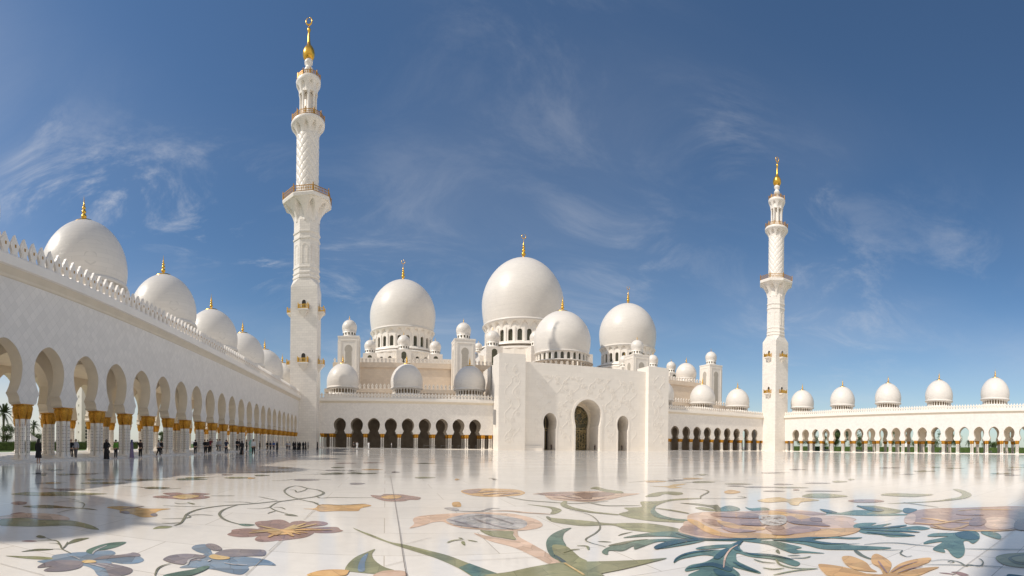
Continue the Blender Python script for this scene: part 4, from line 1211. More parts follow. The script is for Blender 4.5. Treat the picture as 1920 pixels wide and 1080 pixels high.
fill('mauve', F_, [(-150,450),(0,450),(120,520),(60,530),(-60,500)], lay=2)
fill('mauve', F_, [(-50,390),(100,370),(300,365),(500,400),(500,510),(290,515),(120,480),(60,440)], lay=2)
fill('mauve', F_, [(80,545),(250,555),(470,575),(360,595),(200,595)], lay=4)
fill('mauve', F_, [(570,540),(780,560),(960,520),(1180,545),(1150,580),(900,615),(700,628),(640,590)], lay=4)
fill('mauve', F_, [(780,430),(860,410),(960,450),(1090,430),(1190,440),(1200,480),(1300,525),(1100,520),(860,490)], lay=4)
fill('mauve', F_, [(350,365),(600,345),(900,350),(1150,370),(1240,385),(1100,400),(900,375),(600,370)], lay=2)
fill('orange', F_, [(-310,450),(-200,460),(-100,520),(100,600),(300,600),(480,600),(700,625),(900,610),(1160,560),(1600,545),(1600,590),(1420,635),(1100,655),(600,663),(200,655),(-50,610),(-200,530)], lay=3)
fill('orange', F_, [(30,460),(200,490),(300,520),(540,540),(560,560),(480,570),(250,555),(100,520)], lay=3)
fill('orange', F_, [(640,350),(900,385),(1060,415),(1080,450),(1000,470),(900,430),(780,405),(620,400)], lay=3)
fill('dpurple', F_, [(1080,430),(1190,435),(1200,475),(1090,470)], lay=5); fill('dpurple', F_, [(570,540),(700,510),(790,550),(700,570)], lay=5)
fill('dpurple', F_, [(0,410),(300,420),(500,410),(480,435),(200,430)], lay=5); fill('dpurple', F_, [(290,505),(500,490),(560,520),(400,520)], lay=5)
fill('dpurple', F_, [(860,470),(1050,475),(1300,525),(1150,520),(900,500)], lay=5); fill('dpurple', F_, [(640,615),(780,620),(900,612),(820,632),(700,632)], lay=5)
fill('pale', F_, [(500,410),(640,400),(790,410),(800,490),(700,520),(540,500)], lay=5)
for k in range(16):
    x0, y0_ = rnd.uniform(500, 780), rnd.uniform(412, 500)
    stroke('dpurple', F_, [(x0, y0_), (x0+rnd.uniform(8, 25), y0_+rnd.uniform(-8, 8)), (x0+rnd.uniform(25, 50), y0_+rnd.uniform(-6, 6))], .016, lay=6)
fill('teal', E_, [(410,655),(560,620),(760,595),(980,585),(1240,650),(1440,665),(1900,655),(1900,690),(1300,685),(1080,660),(900,640),(650,640)], lay=2)
fill('navy', E_, [(1000,600),(1240,655),(1500,668),(1900,660),(1800,680),(1400,682),(1180,665)], lay=4)
fill('teal', E_, [(170,820),(220,770),(350,725),(520,685),(800,670),(1040,665),(1200,680),(1000,700),(800,700),(620,760),(540,785),(520,750),(440,790),(380,805),(250,800),(235,845)], lay=2)
fill('dolive', E_, [(240,745),(350,715),(520,685),(700,672),(520,700),(400,735)], lay=3)
fill('navy', E_, [(755,770),(800,735),(950,690),(1200,670),(1330,680),(1150,700),(960,740),(800,785)], lay=4)
fill('teal', E_, [(830,780),(960,745),(1150,705),(1330,685),(1200,720),(1000,755)], lay=3)
fill('dolive', E_, [(355,630),(400,605),(520,585),(450,605)]); fill('dolive', E_, [(120,695),(200,692),(280,702),(200,702)])
fill('teal', E_, [(1225,780),(1290,755),(1450,735),(1650,725),(1750,690),(1900,665),(2100,665),(1780,690),(1720,740),(1560,765),(1320,785)], lay=2)
fill('teal', E_, [(980,940),(1000,890),(1100,835),(1280,800),(1520,790),(1640,720),(1760,690),(1720,740),(1740,790),(1820,830),(2100,850),(2340,910),(2400,945),(2360,975),(2280,960),(2100,900),(1850,870),(1700,830),(1680,870),(1700,920),(1800,970),(1950,1040),(1920,1055),(1700,1000),(1640,990),(1700,1092),(1150,1092),(1280,1010),(1120,1035),(1115,1000),(1180,960),(1330,930),(1430,870),(1320,850),(1180,870),(1050,900)], lay=2)
fill('navy', E_, [(980,940),(1000,890),(1100,835),(1280,800),(1500,793),(1300,815),(1120,850),(1030,890)], lay=4)
fill('navy', E_, [(1430,880),(1520,800),(1600,780),(1540,860),(1480,900)], lay=4); fill('navy', E_, [(1120,1010),(1250,960),(1420,940),(1620,1000),(1600,1040),(1400,980),(1200,1000)], lay=4)
fill('navy', E_, [(1650,740),(1700,700),(1760,690),(1700,760),(1740,810),(1660,790)], lay=4); fill('navy', E_, [(1740,790),(1820,828),(2100,848),(2340,908),(2100,870),(1850,850)], lay=4)
fill('navy', E_, [(1430,1010),(1560,1040),(1680,1088),(1480,1088)], lay=4); fill('navy', E_, [(1640,930),(1800,985),(1930,1045),(1780,1010)], lay=4)
stroke('peach', E_, [(1540,1000),(1560,880),(1620,790),(1700,740)], .012, lay=5)
fill('teal', F_, [(320,690),(650,690),(850,730),(980,765),(920,790),(1240,830),(1000,825),(880,830),(760,790),(600,730)], lay=2)
fill('teal', F_, [(650,670),(1100,650),(1300,635),(1480,650),(1660,650),(1560,670),(1300,660),(1120,680),(1400,720),(1640,720),(1500,735),(1980,765),(1800,790),(1400,790),(1200,780),(1000,730),(800,700)], lay=2)
fill('navy', F_, [(650,685),(900,665),(1080,648),(1300,655),(1100,672),(1200,710),(1500,722),(1250,730),(1000,700)], lay=4)
fill('teal', F_, [(1180,330),(1300,345),(1400,370),(1500,355),(1600,340),(1850,350),(2040,380),(2300,390),(1900,405),(1560,400),(1300,385),(1200,400),(1260,375)])
fill('navy', F_, [(1180,330),(1300,345),(1380,372),(1260,370)], lay=3); fill('navy', F_, [(1600,290),(1750,310),(1900,340),(1840,360),(1700,335)], lay=3)
fill('olive', G_, [(30,300),(200,290),(300,300),(480,330),(560,345),(500,370),(300,385),(150,385),(240,340)]); fill('navy', G_, [(570,322),(640,320),(720,340),(620,378),(560,360)], lay=2)
fill('teal', G_, [(0,530),(60,490),(260,485),(200,515),(430,490),(330,530),(600,505),(520,540),(720,520),(860,545),(780,565),(600,560),(760,590),(500,585),(700,630),(440,645),(300,620),(100,600)])
for p in ([(60,540),(300,545),(600,520)], [(80,560),(400,575),(740,592)], [(150,590),(400,615),(690,632)]): stroke('navy', G_, p, .05, lay=3)
fill('mauve', G_, [(580,430),(640,370),(760,335),(960,320),(1200,315),(1500,305),(1920,300),(2150,380),(2150,520),(1830,560),(1600,580),(1300,570),(1050,565),(900,545),(840,510),(640,500),(580,480)])
fill('peach', G_, [(575,430),(640,385),(700,400),(690,480),(640,500),(580,480)], lay=2); fill('peach', G_, [(1490,440),(1650,420),(1800,450),(1840,520),(1700,560),(1500,540)], lay=2)
for p in ([(680,485),(900,500),(1050,480),(1150,460),(1340,440)], [(760,435),(900,445),(1050,470),(1400,490)], [(900,510),(1060,552),(1200,540),(1300,500)], [(1180,350),(1400,335),(1800,340)], [(860,535),(1200,568),(1600,575),(1820,560)]): stroke('orange', G_, p, .045, lay=3)
fill('dpurple', G_, [(1340,440),(1450,430),(1500,480),(1420,520),(1300,510)], lay=3); fill('dpurple', G_, [(1850,450),(2100,440),(2100,560),(1830,560)], lay=3); fill('dpurple', G_, [(1150,390),(1300,380),(1480,400),(1300,405)], lay=3)
fill('teal', G_, [(840,640),(900,605),(1100,600),(1300,580),(1400,595),(1420,660),(1350,720),(1290,690),(1240,700),(1255,780),(1240,850),(1180,885),(1110,850),(1060,790),(1020,780),(1030,820),(920,800),(900,770),(1000,700),(800,725),(830,690),(1000,655),(1060,640)], lay=2)
fill('teal', G_, [(1430,590),(1520,585),(1620,600),(1665,640),(1640,670),(1500,630)], lay=2); fill('navy', G_, [(1150,600),(1300,585),(1420,660),(1300,680),(1180,650)], lay=3)
stroke('stem', G_, [(120,735),(300,715),(500,715),(700,735),(920,755)], .028); stroke('stem', G_, [(1255,780),(1560,785),(2100,787)], .026)
for P_ in ((F_, [(1165,960),(1250,955),(1450,985),(1640,1040),(1760,1090),(1320,1090),(1220,1040)]), (F_, [(1430,880),(1480,860),(1560,870),(1700,930),(1760,1000),(1820,1040),(1600,1020),(1480,960)]),
           (G_, [(200,900),(220,850),(280,840),(400,910),(430,960),(400,1040),(350,1090),(300,1000),(220,950)]), (G_, [(420,1030),(520,950),(680,900),(860,880),(850,930),(700,990),(480,1080),(400,1090)]), (G_, [(480,1090),(700,1010),(960,985),(860,1030),(700,1090)]), (G_, [(150,1060),(300,1070),(420,1050),(500,1090),(150,1092)])):
    fill('orange', P_[0], P_[1], lay=2)
for P_ in ([(280,920),(320,980),(380,1060)], [(430,1050),(560,980),(720,930)], [(500,1060),(640,1010),(780,980)]): stroke('pink', G_, P_, .012, lay=4)
fill('dolive', F_, [(1565,800),(1610,800),(1680,850),(1765,890),(1730,893),(1620,850)]); fill('dolive', F_, [(685,800),(715,785),(735,830),(700,822)])
for p in ([(440,900),(540,930),(680,942)], [(540,995),(660,1012),(780,1000)], [(660,1078),(900,1030),(1160,1005)], [(690,900),(740,960),(900,1000),(1160,1005)], [(860,885),(1000,885),(1080,865)], [(820,858),(960,855)]): stroke('olive', F_, p, .016)
fill('olive', G_, [(1600,880),(1680,840),(1850,825),(2050,830),(2050,980),(1850,985),(1680,950)]); fill('dolive', G_, [(1740,890),(1850,850),(2050,845),(2050,950),(1850,950)], lay=2); fill('olive', G_, [(1780,890),(1860,865),(2050,860),(2050,935),(1860,932)], lay=3)
for p in ([(870,920),(1000,905),(1120,915),(1200,935),(1270,975),(1300,960),(1420,975),(1460,940),(1440,905),(1410,890)], [(520,795),(550,800),(530,835),(600,870),(660,860)], [(1060,930),(1100,915),(1130,930),(1080,942)], [(240,790),(400,795),(520,792)], [(800,960),(1100,962),(1500,975),(1920,1005)]): stroke('stem', G_, p, .018)
fill('pink', G_, [(960,1048),(1050,1050),(1160,1070),(1060,1062)]); fill('pink', G_, [(1100,1040),(1200,1040),(1300,1075),(1220,1085),(1160,1060)]); fill('navy', G_, [(1740,1065),(1830,1070),(1920,1090),(1740,1090)])
stroke('fine', 0, [((1785)*6, 180*6), (1850*6, 133*6), (1905*6, 93*6)], .0032, False)
fill('orange', F_, [(110,130),(180,112),(260,125),(290,140),(200,158),(120,150)])
fill('yellow', F_, [(480,230),(700,195),(830,215),(960,200),(1180,230),(980,250),(940,285),(860,280),(800,245),(600,255)])
fill('olive', F_, [(980,185),(1080,155),(1280,155),(1500,185),(1240,205),(1080,200)]); fill('pink', F_, [(1500,235),(1600,222),(1800,222),(1910,240),(1800,255),(1600,255)])
fill('olive', G_, [(310,170),(400,150),(660,155),(900,165),(700,190),(500,185)])
fill('olive', G_, [(380,268),(600,255),(900,238),(1080,212),(1200,188),(1215,150),(1120,105),(1220,112),(1330,165),(1250,210),(1000,240),(600,262)])
stroke('stem', G_, [(560,255),(700,275),(960,310)], .05)
for u0, v0, wd, mt in ((1010,35,300,'greyp'),(110,45,320,'dolive'),(140,68,200,'greyp'),(660,48,230,'greyp'),(320,80,420,'greyp'),(880,112,80,'dpurple'),(540,125,260,'greyp'),(1010,125,430,'greyp'),(680,85,380,'dolive')):
    fill(mt, F_, [(u0,v0),(u0+wd*.3,v0-7),(u0+wd*.7,v0-4),(u0+wd,v0+3),(u0+wd*.6,v0+7),(u0+wd*.2,v0+6)])
# far part of the floor: the vines go on towards the portal
fr = random.Random(21)
stripes = [('pink', 628, 868.5, 42), ('pink', 680, 867.8, 40), ('orange', 520, 877.5, 30), ('greyp', 550, 900, 50), ('dolive', 480, 885, 70), ('teal', 330, 899, 60), ('dolive', 270, 915, 50), ('olive', 420, 896, 60), ('greyp', 610, 882, 30),
           ('dolive', 650, 887, 30), ('dolive', 668, 888, 40), ('stem', 600, 889, 45), ('greyp', 655, 907, 30), ('orange', 1210, 903, 40), ('pink', 100, 918, 60), ('olive', 150, 906, 90), ('dolive', 230, 900, 80), ('orange', 85, 906, 30)]
for k in range(46):
    u = fr.uniform(40, 1900); v = fr.choice([fr.uniform(862, 900), fr.uniform(880, 905)])
    if 880 < u < 1260 and v < 895: continue
    stripes.append((fr.choice(['greyp', 'dolive', 'olive', 'olive', 'greyp', 'pale', 'teal', 'orange', 'pale']), u, v, fr.uniform(8, 46)))
for mt, u, v, wd in stripes:
    h_ = max(.5, (v-845)*.028)
    pts = [(u, v), (u+wd*.3, v-h_), (u+wd*.7, v-h_*.7), (u+wd, v+.1), (u+wd*.6, v+h_*.8), (u+wd*.2, v+h_)]
    fill(mt, 0, [(x*6, (y-900)*6) for x, y in pts])
    if fr.random() < .5:
        stroke('stem', 0, [((u+wd*t)*6, (v+1.2*sin(t*2.2+u)*h_-900)*6) for t in (-.8, -.3, .2, .8, 1.4)], .06)
fo = link('courtyard_floor', fl.mesh('courtyard_floor', ['i_'+k for k in MK])); tag(fo, None, None, kind='structure')

gm = simple('pale_paving', (.42, .39, .34), .75, var=.12, scale=.03)
M['paving'] = gm
gb = MB(); R0 = 4500
gb.add([(-R0, -R0, -.16), (R0, -R0, -.16), (R0, R0, -.16), (-R0, R0, -.16)], [(0, 1, 2, 3)])
tag(link('ground', gb.mesh('ground', ['paving'])), None, None, kind='structure')
M['grass'] = simple('mown_grass', (.085, .14, .03), .85, var=.35, scale=.8, bump=.4, bscale=12.)
lw = MB()
lw.add([(-90, -30, -.15), (-34, -30, -.15), (-34, 200, -.15), (-90, 200, -.15)], [(0, 1, 2, 3)])
lw.add([(124, -30, -.15), (210, -30, -.15), (210, 170, -.15), (124, 170, -.15)], [(0, 1, 2, 3)])
tag(link('lawn', lw.mesh('lawn', ['grass'])), None, None, kind='structure')

# ------------------------------------------------------------------ planting beyond the arcades
M['bark'] = simple('bark', (.14, .10, .07), .9, var=.3, scale=6., bump=.5)
def leafmat(name, rgb):
    m = simple(name, rgb, .55, var=.45, scale=1.7)
    return m
M['leaf'] = leafmat('foliage', (.075, .125, .028)); M['leaf2'] = leafmat('foliage_olive', (.12, .16, .045)); M['palm'] = leafmat('palm_frond', (.07, .10, .035))
def tree_mesh(seed, H=5., R=2.2, leaves=3200):
    r = random.Random(seed)
    tr = MB(); cr = MB()
    top = H*.55
    tr.tube([(0, 0, -.2), (.05, .02, H*.15), (-.03, .05, H*.3), (.04, 0, top)], [H*.035, H*.03, H*.024, H*.012], 8)
    clumps = []
    for k in range(16):
        a = r.uniform(0, 6.28); d = R*sqrt(r.random())*.8; z = H*.38 + (H*.55)*r.random()
        d *= (1.15-abs((z-H*.62)/(H*.5)))
        c = Vector((d*cos(a), d*sin(a), z)); clumps.append((c, r.uniform(.28, .48)*R))
        tr.tube([(0, 0, H*.25+r.random()*H*.15), (c.x*.5, c.y*.5, (c.z+H*.3)*.5), tuple(c)], [H*.012, H*.008, H*.003], 5)
    for k in range(leaves):
        c, rad = r.choice(clumps)
        d = Vector((r.gauss(0, 1), r.gauss(0, 1), r.gauss(0, .75))).normalized()*rad*(r.random()**.35)
        p = c+d; s = r.uniform(.05, .12)*H/5
        n = Vector((r.gauss(0, 1), r.gauss(0, 1), r.gauss(0, 1)+.6)).normalized()
        a = n.orthogonal().normalized(); b = n.cross(a); t = r.uniform(0, 6.28); a, b = a*cos(t)+b*sin(t), b*cos(t)-a*sin(t)
        cr.add([p-a*s*1.5, p-b*s*.6, p+a*s*1.5, p+b*s*.6], [(0, 1, 2, 3)], r.choice((0, 0, 1)))
    return tr.mesh('trunk', ['bark']), cr.mesh('crown', ['leaf', 'leaf2'])
def palm_mesh(seed, H=5.):
    r = random.Random(seed); tr = MB(); cr = MB()
    tr.tube([(0, 0, -.2), (.03, 0, H*.3), (.0, .05, H*.6), (.05, .02, H*.84)], [.22, .16, .15, .19], 10)
    for k in range(30):
        a = r.uniform(0, 6.28); el = r.uniform(-.5, 1.3); Ln = H*r.uniform(.30, .40)
        pts = []
        for i in range(9):
            t = i/8; rad = Ln*t*cos(el)*(1-.1*t); z = Ln*(t*sin(el) - .65*t*t*max(.25, cos(el)))
            pts.append(Vector((.05+rad*cos(a), .02+rad*sin(a), H*.85+z)))
        cr.tube(pts, [.02*(1-i/9) for i in range(9)], 4)
        sd = Vector((-sin(a), cos(a), 0))
        for i in range(1, 8):
            for j in (0, .33, .66):
                p = pts[i].lerp(pts[i+1], j); d = (pts[i+1]-pts[i]).normalized(); lw_ = Ln*.22*(1-.5*i/8)
                for sg in (-1, 1):
                    tip = p + (d*.6+sd*sg*.9+Vector((0, 0, -.35))).normalized()*lw_
                    cr.add([p, p+d*.05, tip, p-d*.03], [(0, 1, 2, 3)])
    return tr.mesh('trunk', ['bark']), cr.mesh('crown', ['palm'])
def hedge_mesh(seed, Ln, H, Wd):
    r = random.Random(seed); mb = MB()
    mb.box(-Ln/2, Ln/2, -Wd/2, Wd/2, -.15, H*.9)
    for k in range(int(Ln*260)):
        x = r.uniform(-Ln/2, Ln/2); f = r.random()
        if f < .45: y, z = -Wd/2+r.gauss(0, .03), r.uniform(0, H)
        elif f < .6: y, z = Wd/2+r.gauss(0, .03), r.uniform(0, H)
        else: y, z = r.uniform(-Wd/2, Wd/2), H*.9+r.gauss(.03, .05)
        p = Vector((x, y, z)); s = r.uniform(.04, .08)
        n = Vector((r.gauss(0, 1), r.gauss(0, 1), r.gauss(0, 1))).normalized(); a = n.orthogonal().normalized(); b = n.cross(a)
        mb.add([p-a*s, p-b*s*.6, p+a*s, p+b*s*.6], [(0, 1, 2, 3)], r.choice((0, 0, 1)))
    return mb.mesh('hedge', ['leaf', 'leaf2'])
TREES = [tree_mesh(1), tree_mesh(2, 5., 2.6, 3600), tree_mesh(5, 5., 1.6, 2600)]
PALM = [palm_mesh(3), palm_mesh(8)]
HEDGE = hedge_mesh(4, 8., 1.0, 1.0); HEDGE2 = hedge_mesh(6, 8.2, 1.75, 1.4)
def plant(kind, meshes, label, cat, X, Y, scale, rot, group):
    t = thing(kind, label, cat, (X, Y, -.1), rot, group); t.scale = (scale,)*3
    link('trunk', meshes[0], t); link('crown', meshes[1], t)
    return t
def at_uX(u, X): # world Y of the vertical line through picture column u at given X
    d = ray(u, 838); return d.y/d.x*X
GL = 'trees in the garden beyond the left arcade'; GRR = 'trees in the garden beyond the right arcade'
plant('palm_tree', PALM[0], 'tall date palm left of the nearest column, beyond the left arcade', 'palm', -58, at_uX(6, -58), 1.35, 0, GL)
plant('palm_tree', PALM[1], 'smaller date palm in the first open arch, right of the nearest column', 'palm', -66, at_uX(63, -66), 1.0, 1, GL)
plant('leafy_tree', TREES[0], 'rounded dark bush tree at the far left edge of the garden', 'tree', -52, at_uX(12, -52), .72, 0, GL)
plant('leafy_tree', TREES[1], 'low spreading tree under the smaller palm behind the first arch', 'tree', -60, at_uX(66, -60), .62, 2, GL)
plant('leafy_tree', TREES[2], 'slim tree glimpsed between the column clusters right of the patterned tower', 'tree', -50, at_uX(303, -50), .7, 1, GL)
plant('leafy_tree', TREES[0], 'garden tree behind the patterned tower of the left arcade', 'tree', -70, at_uX(171, -70), .8, 4, GL)
plant('leafy_tree', TREES[1], 'garden tree far down the left arcade, just visible between shafts', 'tree', -46, at_uX(328, -46), .7, 3, GL)
for i, u in enumerate((10, 66, 160, 245, 300)):
    X = -42.
    h = link('hedge', HEDGE, None, (X, at_uX(u, X), -.05), pi/2-.25)
    tag(h, ['clipped hedge at the far left edge beyond the nearest column', 'clipped hedge behind the woman in the black dress', 'clipped hedge at the foot of the patterned tower', 'clipped hedge behind the person in purple', 'clipped hedge beyond the seventh column cluster'][i], 'hedge', 'hedges beyond the left arcade')
# right side: hedge line and mixed trees seen through the arches
us = [1502, 1520, 1545, 1566, 1583, 1600, 1612, 1640, 1672, 1690, 1722, 1735, 1752, 1778, 1795, 1850, 1866, 1905]
szs = [1.3, 1.2, 1.0, 1.15, 1.9, 1.0, .9, .8, 1.3, 1.1, .8, 1.0, .7, 1.2, .8, .65, .7, .6]
desc = ['dense tree seen through the first right hand arch after the far minaret', 'dense tree in the second arch right of the far minaret', 'tree in the third to fourth arch right of the far minaret', 'tree in the fifth arch right of the far minaret', 'tallest tree filling the sixth arch right of the far minaret',
        'dark tree right of the tallest one on the right', 'low tree in the seventh arch on the right', 'low tree left of the thin white mast', 'tall dark tree right of the thin white mast', 'dark tree in the eleventh arch on the right', 'small round tree behind the white garden seats',
        'tree under the middle dome on the right', 'small tree left of the open blue arches', 'tree below the gap between fourth and middle domes', 'small tree just before the second white mast', 'young tree in the empty arch left of the last dome', 'young tree below the last dome', 'small tree at the right edge of the picture']
for i, (u, s_) in enumerate(zip(us, szs)):
    X = 138+8*((i*7) % 5)/2
    plant('leafy_tree', TREES[i % 3], desc[i], 'tree', X, at_uX(u, X), s_*1.25, i, GRR)
plant('palm_tree', PALM[0], 'palm below the last dome on the right', 'palm', 150, at_uX(1880, 150), .95, 0, GRR)
plant('palm_tree', PALM[1], 'palm in the arch beside the second white mast', 'palm', 150, at_uX(1816, 150), .8, 2, GRR)
hx = 0
Y = 24.
while Y < 118:
    u_ = hx
    h = link('hedge', HEDGE2, None, (134., Y, -.05), pi/2)
    n_ = ['nearest', 'second', 'third', 'fourth', 'fifth', 'sixth', 'seventh', 'eighth', 'ninth', 'tenth', 'eleventh', 'farthest'][min(hx, 11)]
    tag(h, '%s clipped hedge section of the row beyond the right arcade, counted from the right edge' % n_, 'hedge', 'hedge row beyond the right arcade'); hx += 1
    Y += 8.3

# patterned tower, masts, tent
def small_tower(label, X, Y, w_, H):
    t = thing('patterned_tower', label, 'tower', (X, Y, 0), atan2(Y, X)-pi/2+.55)
    mb = MB(); mb.box(-w_/2, w_/2, -w_/2, w_/2, -.15, H); mb.box(-w_/2-.08, w_/2+.08, -w_/2-.08, w_/2+.08, H, H+.25)
    mb.box(-w_/2-.05, w_/2+.05, -w_/2-.05, w_/2+.05, -.15, .5)
    part('shaft', mb, ['white'], t)
    for k in range(2):
        T = Rz(0 if k else -pi/2)
        z = .9; i = 0
        while z < H-.4:
            pm = MB(); s_ = .16 if k == 0 else .22
            if k == 0:
                pm.box(-s_, s_, -w_/2-.03, -w_/2-.001, z, z+.34, 0, T); z += 1.5
            else:
                n8 = [(s_*cos(a), s_*1.0*sin(a)+z) for a in [2*pi*j/8 for j in range(8)]]
                pm.plate(n8, -w_/2-.03, -w_/2-.001, T, 1); z += .55 if i % 4 else .75
            i += 1
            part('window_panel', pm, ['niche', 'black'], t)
small_tower('white square tower with a column of dark openings behind the third left arch', -48, at_uX(156, -48), 1.9, 13)
def mast(label, X, Y, H):
    t = thing('light_mast', label, 'mast', (X, Y, 0), 0, 'white masts beyond the right arcade')
    mb = MB(); mb.box(-.55, .55, -.55, .55, -.15, H*.55); mb.box(-.42, .42, -.42, .42, H*.55, H*.8); mb.lathe([(.36, H*.8), (.3, H*.95), (0, H)], 8)
    part('shaft', mb, ['white'], t)
    for z in (H*.2, H*.45, H*.66):
        w_ = MB(); w_.lathe([(.0, 0), (.26, 0), (.26, .12), (0, .12)], 12, 0, False, Tr(-.53 if z < H*.55 else -.4, 0, z) @ Matrix.Rotation(-pi/2, 4, 'Y'))
        part('lamp', w_, ['black'], t)
mast('thin white mast with round dark lamps in the ninth arch right of the far minaret', 150, at_uX(1658, 150), 7.2)
mast('thin white mast with round dark lamps two arches left of the last dome', 150, at_uX(1830, 150), 8.2)
M['canvas'] = simple('white_canvas', (.78, .74, .68), .8, var=.05)
def tent(label, X, Y, s_):
    t = thing('tent', label, 'tent', (X, Y, 0))
    mb = MB(); mb.lathe([(1.5*s_, 1.0*s_), (1.45*s_, 1.15*s_), (.9*s_, 1.45*s_), (.3*s_, 1.8*s_), (0.02, 2.1*s_)], 4, 0, False, phase=pi/4, cap=False)
    part('canopy', mb, ['canvas'], t)
    for sx in (-1, 1):
        for sy in (-1, 1):
            p = MB(); p.lathe([(.04, -.15), (.04, 1.05*s_)], 8, 0, True, Tr(sx*s_, sy*s_, 0)); part('pole', p, ['steel'], t)
tent('white pointed canopy in the garden behind the woman in the black dress', -44, at_uX(57, -44), 1.0)
tent('white canopy in the garden under the middle dome on the right', 146, at_uX(1700, 146), 1.6)
def bench(label, X, Y, rz):
    t = thing('garden_bench', label, 'bench', (X, Y, -.15), rz, 'pale benches beyond the right arcade')
    mb = MB(); mb.box(-1.1, 1.1, -.28, .28, .36, .44); mb.box(-1.1, 1.1, .22, .28, .44, .8); part('seat', mb, ['white'], t)
    for x in (-.9, .9):
        l = MB(); l.box(x-.08, x+.08, -.25, .25, 0, .36); part('leg', l, ['white'], t)
for i, u in enumerate((1553, 1609, 1628, 1768, 1853, 1885)):
    bench(['pale bench at the foot of the fourth right hand arch', 'pale bench in the seventh arch on the right', 'pale bench in the eighth arch on the right', 'pale bench left of the second white mast', 'pale bench in the open blue arch left of the last dome', 'pale bench in the open arch beneath the last dome'][i], 125.2, at_uX(u, 125.2), pi/2)

# rope barriers inside the facade arcade
def barrier(label, X, Y, Ln):
    t = thing('rope_barrier', label, 'barrier', (X, Y, .11), 0, 'rope barriers in the facade arcade')
    for x in (-Ln/2, 0, Ln/2):
        p = MB(); p.lathe([(.14, 0), (.14, .03), (.03, .05), (.03, .72), (.05, .76), (.0, .8)], 10, 0, True, Tr(x, 0, 0)); part('post', p, ['steel'], t)
    for a in (-1, 1):
        p = MB(); p.tube([(a*Ln/2*i/8, 0, .7-.10*sin(pi*i/8)) for i in range(9)], .03, 6); part('rope', p, ['canvas'], t)
for i, u in enumerate((806, 838, 870, 902)):
    barrier('pale rope barrier in the %s keyhole arch of the near facade arcade' % ['sixth', 'seventh', 'eighth', 'ninth'][i], at_y(u, 838, 102.6).x, 102.6, 2.6)

# ------------------------------------------------------------------ people (metres, facing -y locally)
def skin_mesh(name, V, Ed, mat, sub=1, extra=None):
    """V: list of (x,y,z,rx[,ry]); grown with a skin modifier into one continuous surface"""
    me = bpy.data.meshes.new(name+'_cage')
    me.from_pydata([v[:3] for v in V], Ed, [])
    ob = bpy.data.objects.new(name+'_cage', me); col.objects.link(ob)
    sk = ob.modifiers.new('skin', 'SKIN'); sk.use_smooth_shade = True
    if sub: ss = ob.modifiers.new('sub', 'SUBSURF'); ss.levels = sub; ss.render_levels = sub
    lay = me.skin_vertices[0].data
    for i, v in enumerate(V):
        lay[i].radius = (v[3], v[4] if len(v) > 4 else v[3]); lay[i].use_root = (i == 0)
    dg_ = bpy.context.evaluated_depsgraph_get(); dg_.update()
    m2 = bpy.data.meshes.new_from_object(ob.evaluated_get(dg_)); m2.name = name
    m2.materials.clear(); m2.materials.append(mat)
    bpy.data.objects.remove(ob); bpy.data.meshes.remove(me)
    return m2
CM_ = {}
def cmat(rgb, rough=.85):
    k = tuple(rgb)
    if k not in CM_: CM_[k] = simple('cloth', rgb, rough, var=.15, scale=12.)
    return CM_[k]
SKIN = simple('skin', (.48, .29, .20), .55); HAIR = simple('hair', (.02, .015, .012), .6); SHOE = simple('shoe_leather', (.03, .025, .02), .5)
POSES = {  # elbow, wrist for right(+x) and left(-x); leg swing
 'rest': [((.22, .03, 1.14), (.24, -.03, .90)), ((-.22, .03, 1.14), (-.24, -.03, .90)), .0],
 'photo': [((.22, -.12, 1.24), (.07, -.30, 1.48)), ((-.22, -.12, 1.24), (-.07, -.30, 1.48)), .0],
 'point': [((.30, -.10, 1.30), (.50, -.22, 1.42)), ((-.22, .03, 1.14), (-.22, -.05, .90)), .0],
 'walk': [((.21, .12, 1.16), (.22, .06, .93)), ((-.21, -.10, 1.16), (-.20, -.26, .98)), .20],
 'hip': [((.30, .06, 1.18), (.17, -.06, 1.02)), ((-.22, .03, 1.14), (-.20, -.14, .98)), .04],
}
